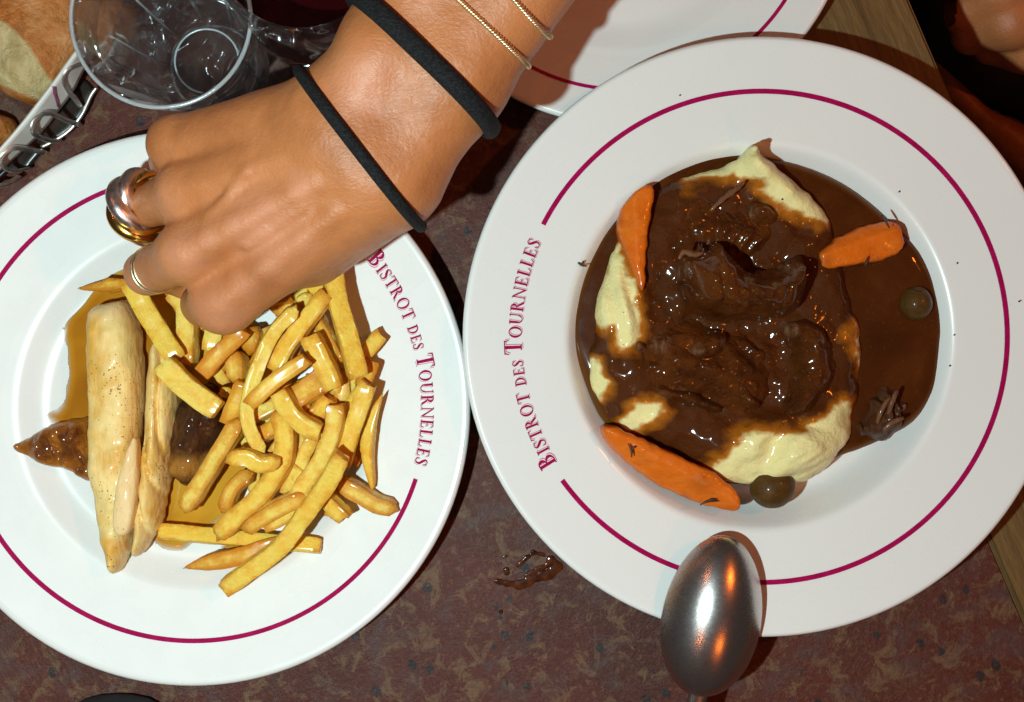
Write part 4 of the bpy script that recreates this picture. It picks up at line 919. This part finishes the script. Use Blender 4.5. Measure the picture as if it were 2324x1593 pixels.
chain([(1165, 2), (1176, 10), (1184, 18), (1192, 32)], (1110, -75, .122), 'fine gold bracelet at the very top by the frame edge')

def ring_on(a, b, t, rad, sec, mat, tilt=(0, 0, 0), squash=1.0, lobes=None, n=72, shift=0.0):
    A_, B_ = Vector(P(*a)), Vector(P(*b)); d = (B_ - A_).normalized(); c = A_.lerp(B_, t)
    e1 = d.cross(Vector((0, 0, 1))).normalized(); e2 = d.cross(e1)
    V, F = [], []; k = len(sec)
    for i in range(n):
        th = 2 * PI * i / n
        wd = lobes(th) if lobes else (1.0, 1.0, 0.0)
        for (rr, hh_) in sec:
            r = rad + rr * wd[1]; p = c + (e1 * math.cos(th) + e2 * math.sin(th)) * r + d * (hh_ * wd[0] + wd[2] + shift)
            V.append(p)
    for i in range(n):
        for j in range(k): F.append((i * k + j, ((i + 1) % n) * k + j, ((i + 1) % n) * k + (j + 1) % k, i * k + (j + 1) % k))
    bm = bmesh.new(); vs = [bm.verts.new(p) for p in V]
    for f_ in F: bm.faces.new([vs[q_] for q_ in f_])
    bmesh.ops.recalc_face_normals(bm, faces=bm.faces[:]); me = bpy.data.meshes.new('ring'); bm.to_mesh(me); bm.free()
    me.polygons.foreach_set('use_smooth', [True] * len(me.polygons)); return me
dome = [(0.0, -1), (0.9, -0.92), (1.7, -0.6), (2.1, 0), (1.7, 0.6), (0.9, 0.92), (0.0, 1), (-0.3, 0)]
RA, RB = (425, 432, .086), (314, 479, .055)
big = empty('ring', P(330, 475, .068)); tag(big, 'chunky twisted ring of rose silver and yellow gold on the ring finger', 'ring', 'rings on the reaching hand')
A_, B_ = Vector(P(*RA)), Vector(P(*RB)); rd = (B_ - A_).normalized(); rc = A_.lerp(B_, 0.80); e1 = rd.cross(Vector((0, 0, 1))).normalized(); e2 = rd.cross(e1)
for mat, ph in ((rose_m, 0.3), (rose_m, 0.3 + 2 * PI / 3), (amber_gold_m, 0.3 + 4 * PI / 3)):
    pts, rad = [], []
    for i in range(96):
        th = 2 * PI * i / 96; er = e1 * math.cos(th) + e2 * math.sin(th); fi_ = ph + 2 * th
        thick = 0.72 + 0.28 * math.cos(th - math.atan2(Vector((0, 0, 1)).dot(e2), Vector((0, 0, 1)).dot(e1)))
        pts.append(rc + er * (0.0128 + 0.0026 * thick * math.cos(fi_)) + rd * (0.0032 * thick * math.sin(fi_)) - Vector(big.location)); rad.append(0.0036 * thick)
    V, F = tube(pts, rad, 14, closed=True); link('twisted_band', mesh('twisted_band', V, F), mat, big)
sec = [(a * 0.00045, b * 0.0011) for a, b in dome]
me = ring_on((432, 573, .087), (335, 619, .060), 0.80, 0.00975, sec, gold_m); o = link('ring', me, gold_m); tag(o, 'thin plain pale gold band on the middle finger', 'ring', 'rings on the reaching hand')
me2 = ring_on((432, 573, .087), (335, 619, .060), 0.80, 0.00975, [(a * 0.0004, b * 0.0008) for a, b in dome], gold_m, shift=0.0024)
o2 = link('band', me2, gold_m, o)

# ------------------------------------------------------------------ spoon lying upside down on the rim
def spoon():
    o = empty('tablespoon', PV(1615, 1395, 0.045)); tag(o, 'worn steel tablespoon lying upside down over the rim of the right plate', 'spoon')
    tip = PV(1648, 1216, 0.0410); end = PV(1583, 1580, 0.0400); ax_ = end - tip; L = ax_.length; u = ax_.normalized()
    s = u.cross(Vector((0, 0, 1))).normalized(); nz = s.cross(u).normalized()
    if nz.z < 0: nz = -nz
    NU, NV = 40, 36; V, F = [], []; W = 0.0222; D = 0.0140; T = 0.0011
    def pt(fu, fv, inner):
        # egg outline: widest nearer the handle
        x = fu; half = W * math.sqrt(max(0, 1 - (2 * x - 1) ** 2)) * (0.93 + 0.14 * x)
        hgt = D * (max(0, 1 - (2 * x - 1) ** 2)) ** 0.62 * (1 - abs(fv) ** 2.2) * (0.92 + 0.1 * math.cos((x - 0.45) * 3))
        return tip + u * (x * L) + s * (half * fv) + nz * (hgt - (T if inner else 0.0)) 
    for inner in (0, 1):
        for i in range(NU + 1):
            fu = 0.5 - 0.5 * math.cos(PI * i / NU)
            for j in range(NV + 1): V.append(pt(fu, math.sin(PI / 2 * (2 * j / NV - 1)), inner))
    w_ = NV + 1; off = (NU + 1) * w_
    for i in range(NU):
        for j in range(NV):
            a = i * w_ + j; F.append((a, a + 1, a + w_ + 1, a + w_)); F.append((off + a, off + a + w_, off + a + w_ + 1, off + a + 1))
        F.append((i * w_, (i + 1) * w_, off + (i + 1) * w_, off + i * w_)); j = NV
        F.append((i * w_ + j, off + i * w_ + j, off + (i + 1) * w_ + j, (i + 1) * w_ + j))
    bm = bmesh.new(); vs = [bm.verts.new(p - Vector(o.location)) for p in V]
    for f_ in F:
        try: bm.faces.new([vs[q_] for q_ in f_])
        except ValueError: pass
    bmesh.ops.remove_doubles(bm, verts=bm.verts[:], dist=1e-5); bmesh.ops.recalc_face_normals(bm, faces=bm.faces[:])
    me = bpy.data.meshes.new('bowl'); bm.to_mesh(me); bm.free(); me.polygons.foreach_set('use_smooth', [True] * len(me.polygons))
    link('bowl', me, steel_m, o)
    pts = spline([end - u * 0.004 + nz * 0.0005, end + u * 0.012 - nz * 0.004, end + u * 0.03 - nz * 0.014, end + u * 0.07 - nz * 0.027, end + u * 0.12 - nz * 0.0335], 24)
    V, F = tube([Vector(p) - Vector(o.location) for p in pts], [0.0045 + 0.003 * (i / 23) ** 2 for i in range(24)], 10, flat=0.4)
    link('handle', mesh('handle', V, F), steel_m, o)
spoon()

# ------------------------------------------------------------------ sauce on the table
Z7 = lambda pts: [(807 + a * 0.3845, 980 + b * 0.3845) for a, b in pts]
def smear(paths, lab):
    segs = []
    for p, r in paths:
        q_ = [P(a, b, 0)[:2] for a, b in Z7(p)]
        for k in range(len(q_) - 1): segs.append((q_[k], q_[k + 1], r))
    allp = np.array([s[0] for s in segs] + [s[1] for s in segs])
    def fn(X, Y, Z):
        d = None
        jx = 0.00045 * fbm(X, Y, 0.2, 420, 3, 2)
        for a, b, r in segs:
            e = b - a; t = np.clip(((X - a[0]) * e[0] + (Y - a[1]) * e[1]) / (e @ e + 1e-12), 0, 1)
            q_ = np.sqrt((X - a[0] - e[0] * t) ** 2 + (Y - a[1] - e[1] * t) ** 2 + (Z * 5.0) ** 2) - r * 1.55 + jx
            d = q_ if d is None else smin(d, q_, 0.0006)
        return d
    o = solid('sauce_spill', fn, np.array([*(allp.min(0) - 0.004), -0.0006]), np.array([*(allp.max(0) + 0.004), 0.002]), 0.00045, smear_m, it=1)
    tag(o, lab, 'spill', 'sauce spills on the table')
smear([([(925, 718), (870, 735), (858, 770), (865, 800), (888, 825)], 0.0007), ([(888, 815), (890, 828)], 0.0012), ([(960, 790), (1010, 735), (1050, 712), (1110, 728), (1165, 752), (1200, 780), (1195, 805)], 0.0009), ([(1150, 760), (1195, 800), (1140, 840), (1060, 860), (1000, 890), (960, 902)], 0.0017), ([(960, 902), (890, 895), (835, 878)], 0.0013), ([(1010, 850), (1100, 800), (1160, 770)], 0.0012)], 'sticky brown ring of spilled sauce on the table between the plates')
for a, b, r, lab in [(857, 1062, 13, 'round dark sauce drop on the table below the ring of spilled sauce'), (1210, 741, 9, 'small sauce drop between the spilled ring and the right plate')]:
    (X0, Y0), = Z7([(a, b)]); rr = r * 0.3845 * 0.000212
    o = ellipsoid('sauce_drop', PV(X0, Y0, 0.0002), (rr, rr, rr * 0.55), smear_m, nu=18, nv=10); tag(o, lab, 'spill', 'sauce drops on the table')

# ------------------------------------------------------------------ glasses
def finish(me, smooth=True):
    bm = bmesh.new(); bm.from_mesh(me); bmesh.ops.remove_doubles(bm, verts=bm.verts[:], dist=1e-6); bmesh.ops.recalc_face_normals(bm, faces=bm.faces[:]); bm.to_mesh(me); bm.free()
    me.polygons.foreach_set('use_smooth', [smooth] * len(me.polygons)); return me
def tumbler():
    c = P(365, 40, 0.085); o = empty('tumbler', (c[0], c[1], 0)); tag(o, 'clear faceted glass tumbler standing beside the bread', 'glass')
    N = 9; seg = 90
    def outer(a, z):
        t = z / 0.085; r = 0.0262 + (0.0365 - 0.0262) * t
        ph = ((a / (2 * PI) * N) % 1) - 0.5
        flat = math.cos(PI / N) / math.cos(ph * 2 * PI / N)
        wgt = float(sstep(0.78, 0.62, t)) * float(sstep(0.0, 0.06, t)); scal = 1 + wgt * ((flat - 1) * 1.0 - 0.05)
        return r * scal
    V, F = [], []; zs_o = [0.0005, 0.002, 0.006, 0.012, 0.02, 0.03, 0.04, 0.048, 0.054, 0.06, 0.066, 0.074, 0.082, 0.085]
    prof_n = len(zs_o); zs_i = [0.084, 0.076, 0.066, 0.056, 0.044, 0.032, 0.022, 0.017, 0.0145]
    for i in range(seg):
        a = 2 * PI * i / seg; row = [(0.0001, 0.002), (0.012, 0.0018), (0.021, 0.0006)]
        row += [(outer(a, z), z) for z in zs_o]
        for k, z in enumerate(zs_i):
            ph_ = abs(((a / (2 * PI) * N + 0.5) % 1) - 0.5); t = z / 0.085; ri = 0.0262 + 0.0103 * t - (0.0016 + 0.0026 * (1 - t))
            if z < 0.03: ri = ri * (1 - ((0.03 - z) / 0.0185) ** 2 * 0.42)
            row.append((ri * (1 - 0.10 * ph_ * (1 - t)), z))
        row += [(0.008, 0.0140), (0.0001, 0.0145)]
        for r, z in row: V.append((r * math.cos(a), r * math.sin(a), z))
    n = len(row)
    for i in range(seg):
        for j in range(n - 1): F.append((i * n + j, ((i + 1) % seg) * n + j, ((i + 1) % seg) * n + j + 1, i * n + j + 1))
    me = finish(mesh('glass_body', V, F), True)
    me.set_sharp_from_angle(angle=math.radians(9))
    link('glass_body', me, glass_m, o)
    V, F = tube([(0.0366 * math.cos(2 * PI * i / 96), 0.0366 * math.sin(2 * PI * i / 96), 0.0850) for i in range(96)], 0.0009, 10, closed=True); link('rim', mesh('rim', V, F), rimglass_m, o)
    for rr_, zz_, tk in ((0.0205, 0.0012, 0.0007), (0.0150, 0.0150, 0.0005)):
        V, F = tube([(rr_ * math.cos(2 * PI * i / 72), rr_ * math.sin(2 * PI * i / 72), zz_) for i in range(72)], tk, 8, closed=True); link('base_ring', mesh('base_ring', V, F), rimglass_m, o)
    for i in range(N):
        a0, a1 = 2 * PI * (i + 0.5) / N, 2 * PI * (i + 0.5) / N
        V, F = tube([(outer(a0, z) * math.cos(a0) * 1.002, outer(a0, z) * math.sin(a0) * 1.002, z) for z in (0.004, 0.02, 0.036, 0.05, 0.058)], 0.0006, 6); link('facet_edge_highlight', mesh('facet_edge_highlight', V, F), rimglass_m, o)  # thin pale tubes added along the creases as their highlights
tumbler()
def wineglass():
    c = P(716, -66, 0.075); o = empty('wine_glass', (c[0], c[1], 0)); tag(o, 'stemless glass of dark red wine beside the wrist, cut off by the top edge', 'glass')
    out = [(0.0001, 0.0), (0.018, 0.0), (0.024, 0.004), (0.030, 0.016), (0.0345, 0.034), (0.0375, 0.055), (0.038, 0.075), (0.0365, 0.095), (0.0345, 0.11)]
    inn = [(0.0335, 0.11), (0.0355, 0.095), (0.037, 0.075), (0.0365, 0.055), (0.0335, 0.034), (0.029, 0.018), (0.022, 0.008), (0.0001, 0.006)]
    V, F = lathe(out + inn, 72); link('bowl', finish(mesh('bowl', V, F)), glass_m, o)
    wn = [(0.0001, 0.0058), (0.022, 0.0078), (0.0291, 0.018), (0.0336, 0.034), (0.0366, 0.055), (0.03705, 0.070), (0.0365, 0.0702), (0.0001, 0.070)]
    V, F = lathe(wn, 72); link('wine', finish(mesh('wine', V, F)), wine_m, o)
wineglass()

# ------------------------------------------------------------------ bread and the wire-bound card at the upper left
Z0 = lambda pts: [(a * 0.2749, b * 0.2749) for a, b in pts]
def bread(pts, crumb, bot, hgt, lab, seed):
    pl = px_poly(pts, bot + hgt * 0.7)
    o = slab('bread_slice', pl, bot, lambda x, y, d: bot + hgt * (1 - 0.5 * np.exp(d / 0.008)) + 0.0022 * fbm(x, y, 0.1, 60, seed, 4), bread_m, h=0.0014, k=0.006, zmax=hgt + 0.008, rag=0.001, ragf=90)
    tag(o, lab, 'bread', 'bread slices at the upper left'); vv = verts_of(o.data)
    cp = px_poly(crumb, bot + hgt); set_attr(o.data, 'crumb', np.clip(0.5 - polydist(vv[:, 0], vv[:, 1], cp) / 0.008, 0, 1))
bread(Z0([(-300, -300), (800, -300), (765, 0), (700, 160), (610, 400), (440, 650), (365, 770), (235, 852), (130, 800), (0, 755), (-300, 600)]), Z0([(-300, 160), (0, 170), (100, 220), (220, 370), (310, 530), (375, 690), (330, 740), (200, 770), (60, 720), (-300, 560)]), 0.002, 0.027, 'crusty bread slice with pale crumb showing, above the wire-bound card', 5)
bread(Z0([(-260, 880), (0, 930), (45, 1000), (55, 1070), (20, 1120), (-260, 1180)]), Z0([(-400, 900), (-300, 900), (-300, 1000), (-400, 1000)]), 0.002, 0.022, 'second bit of bread peeping in at the left frame edge', 8)
def card():
    o = empty('bound_card', PV(80, 260, 0.0)); tag(o, 'white laminated card bound with looping chrome wire, leaning by the bread', 'menu card'); oc = Vector(o.location)
    topl = [(700, 335), (590, 480), (460, 660), (330, 835), (160, 1050), (0, 1235), (-260, 1520)]; botl = [(775, 440), (672, 600), (600, 745), (480, 905), (300, 1125), (0, 1405), (-260, 1660)]
    tp = spline([P(*Z0([p])[0], 0.0315) for p in topl], 30); bt = spline([P(*Z0([p])[0], 0.014) for p in botl], 30)
    V, F = [], []; nrm = []
    for i in range(30):
        e = Vector(tp[i] - bt[i]).normalized(); a = Vector(bt[min(i + 1, 29)] - bt[max(i - 1, 0)]).normalized(); n = a.cross(e).normalized(); nrm.append(n)
        for off in (0.0007, -0.0007):
            for k in range(7): V.append(Vector(bt[i]).lerp(Vector(tp[i]), k / 6) + n * off - oc)
    for i in range(29):
        for k in range(6):
            a = i * 14 + k; b = a + 14; F.append((a, b, b + 1, a + 1)); F.append((a + 7, a + 8, b + 8, b + 7))
        a = i * 14; F.append((a + 6, a + 20, a + 27, a + 13)); F.append((a, a + 7, a + 21, a + 14))
    link('page', finish(mesh('page', V, F)), card_m, o)
    sgn = 1 if nrm[10].dot(Vector((0.6, -0.6, 0.6))) > 0 else -1
    def onp(a, b, zz):
        best = None
        X0, Y0 = Z0([(a, b)])[0]; return PV(X0, Y0, zz)
    # printed violet line on the page: lies a hair above the card face
    def face_pt(i, f): return Vector(bt[i]).lerp(Vector(tp[i]), f) + nrm[i] * sgn * 0.0010
    def nearest(a, b):
        tgt = Vector((*Z0([(a, b)])[0], 0)); bi = None
        for i in range(30):
            for k in range(21):
                p = face_pt(i, k / 20); x = p.x * K / (H - p.z) + 1161.5; y = -p.y * K / (H - p.z) + 796.5
                d = (x - tgt.x) ** 2 + (y - tgt.y) ** 2
                if bi is None or d < bi[0]: bi = (d, p)
        return bi[1] - oc
    V, F = tube([nearest(*p) for p in [(435, 700), (452, 760), (468, 820), (480, 885)]], 0.0010, 6, flat=0.25); link('violet_line', mesh('violet_line', V, F), violet_m, o)
    loops = [[(665, 880, 0.0082), (620, 820, 0.0125), (560, 745, 0.0197), (524, 670, 0.0269), (545, 590, 0.0298), (620, 545, 0.0269), (690, 520, 0.0183)],
             [(660, 1030, 0.0068), (560, 1000, 0.0125), (430, 940, 0.0226), (340, 945, 0.0284), (275, 1010, 0.0305), (268, 1080, 0.0284), (320, 1130, 0.0212), (430, 1165, 0.0111), (500, 1160, 0.0068)],
             [(360, 1258, 0.0096), (200, 1228, 0.0197), (110, 1222, 0.0269), (30, 1268, 0.0298), (0, 1330, 0.0284), (50, 1395, 0.0212), (130, 1412, 0.0154), (235, 1388, 0.0082)],
             [(160, 1455, 0.0096), (80, 1505, 0.0154), (0, 1530, 0.0212), (-90, 1540, 0.0269), (-160, 1600, 0.0255)]]
    for lp in loops:
        V, F = tube([Vector(p) - oc for p in spline([P(*Z0([(a, b)])[0], z) for a, b, z in lp], 36)], 0.0013, 9, flat=0.6); link('wire_loop', mesh('wire_loop', V, F), chrome_m, o)
    V, F = tube([Vector(p) - oc for p in spline([P(*Z0([(a, b)])[0], 0.008) for a, b in [(800, 720), (750, 790), (680, 940), (570, 1080), (430, 1172), (340, 1215)]], 24)], 0.0010, 8); link('spine_wire', mesh('spine_wire', V, F), chrome_m, o)
    cvp = px_poly(Z0([(690, 640), (770, 740), (690, 930), (580, 1080), (440, 1175), (330, 1260), (220, 1400), (60, 1420), (-260, 1700), (-400, 1500), (200, 1180), (480, 890), (600, 730)]), 0.004, 0)
    cv = slab('cover', cvp, 0.0005, lambda x, y, d: 0.004 + 0 * x, black_sheet_m, h=0.0012, k=0.001, zmax=0.005); cv.parent = o; cv.matrix_parent_inverse = Matrix.Translation(-oc)  # flat near-black sheet lying between the page and the spine wire
card()

# dark rounded thing at the bottom edge
o = ellipsoid('black_disc', PV(262, 1760, 0.004), (0.040, 0.040, 0.006), cloth_m); tag(o, 'black rounded edge just entering at the bottom left of the frame', 'black object')

# ------------------------------------------------------------------ the other diner at the upper right: hand, dark clothes, brown seat
def other_hand():
    zb = -0.10
    def c(X, Y, Z, a, b): return cap(X, Y, Z, a, b)
    segs = [[(2420, -90, zb + .012, .016), (2270, -20, zb + .010, .0155), (2185, 25, zb - .004, .0125)], [(2440, 10, zb + .006, .016), (2290, 50, zb + .004, .0150), (2205, 78, zb - .012, .0120)], [(2470, 110, zb - .010, .016), (2330, 105, zb - .012, .0150), (2250, 105, zb - .022, .0110)]]
    def fn(X, Y, Z):
        alld = None
        for sg_ in segs:
            d = None
            for a, b in zip(sg_[:-1], sg_[1:]):
                e = c(X, Y, Z, a, b); d = e if d is None else smin(d, e, .005)
            alld = d if alld is None else smin(alld, d, .003)
        return smin(alld, c(X, Y, Z, (2480, -10, zb - .005, .034), (2700, -150, zb, .030)), .02)
    a = P(2130, 190, zb - 0.03); b = P(2700, -250, zb + .03)
    o = solid('person', fn, np.array([a[0], a[1], zb - .06]), np.array([b[0], b[1], zb + .05]), 0.0022, skin_m, it=2)
    set_attr(o.data, 'pink', np.full(len(o.data.vertices), 0.2))
    tag(o, 'curled fingers of a second diner beyond the table corner at upper right', 'person'); return o
oh = other_hand()
zc = -0.30
cpoly = px_poly([(2040, -300), (2120, 60), (2190, 130), (2260, 190), (2330, 190), (2600, 330), (2900, 300), (2900, -400)], zc)
o = slab('trouser_leg', cpoly, zc - 0.08, lambda x, y, d: zc + 0.03 * (1 - np.exp(d / 0.03)) + 0.006 * fbm(x, y, 0.1, 16, 3, 3), cloth_m, h=0.006, k=0.02, zmax=0.16); tag(o, 'black clothing of the second diner below the curled fingers', 'clothing')
spoly = px_poly([(2060, 40), (2130, 90), (2200, 180), (2250, 240), (2323, 270), (2450, 330), (2450, 480), (2330, 400), (2270, 340), (2200, 270), (2130, 190)], -0.34)
o = slab('bench_seat', spoly, -0.40, lambda x, y, d: -0.34 + 0.012 * (1 - np.exp(d / 0.02)), leather_m, h=0.005, k=0.015, zmax=0.10); tag(o, 'brown seat edge in the dark beyond the right side of the table', 'seat')
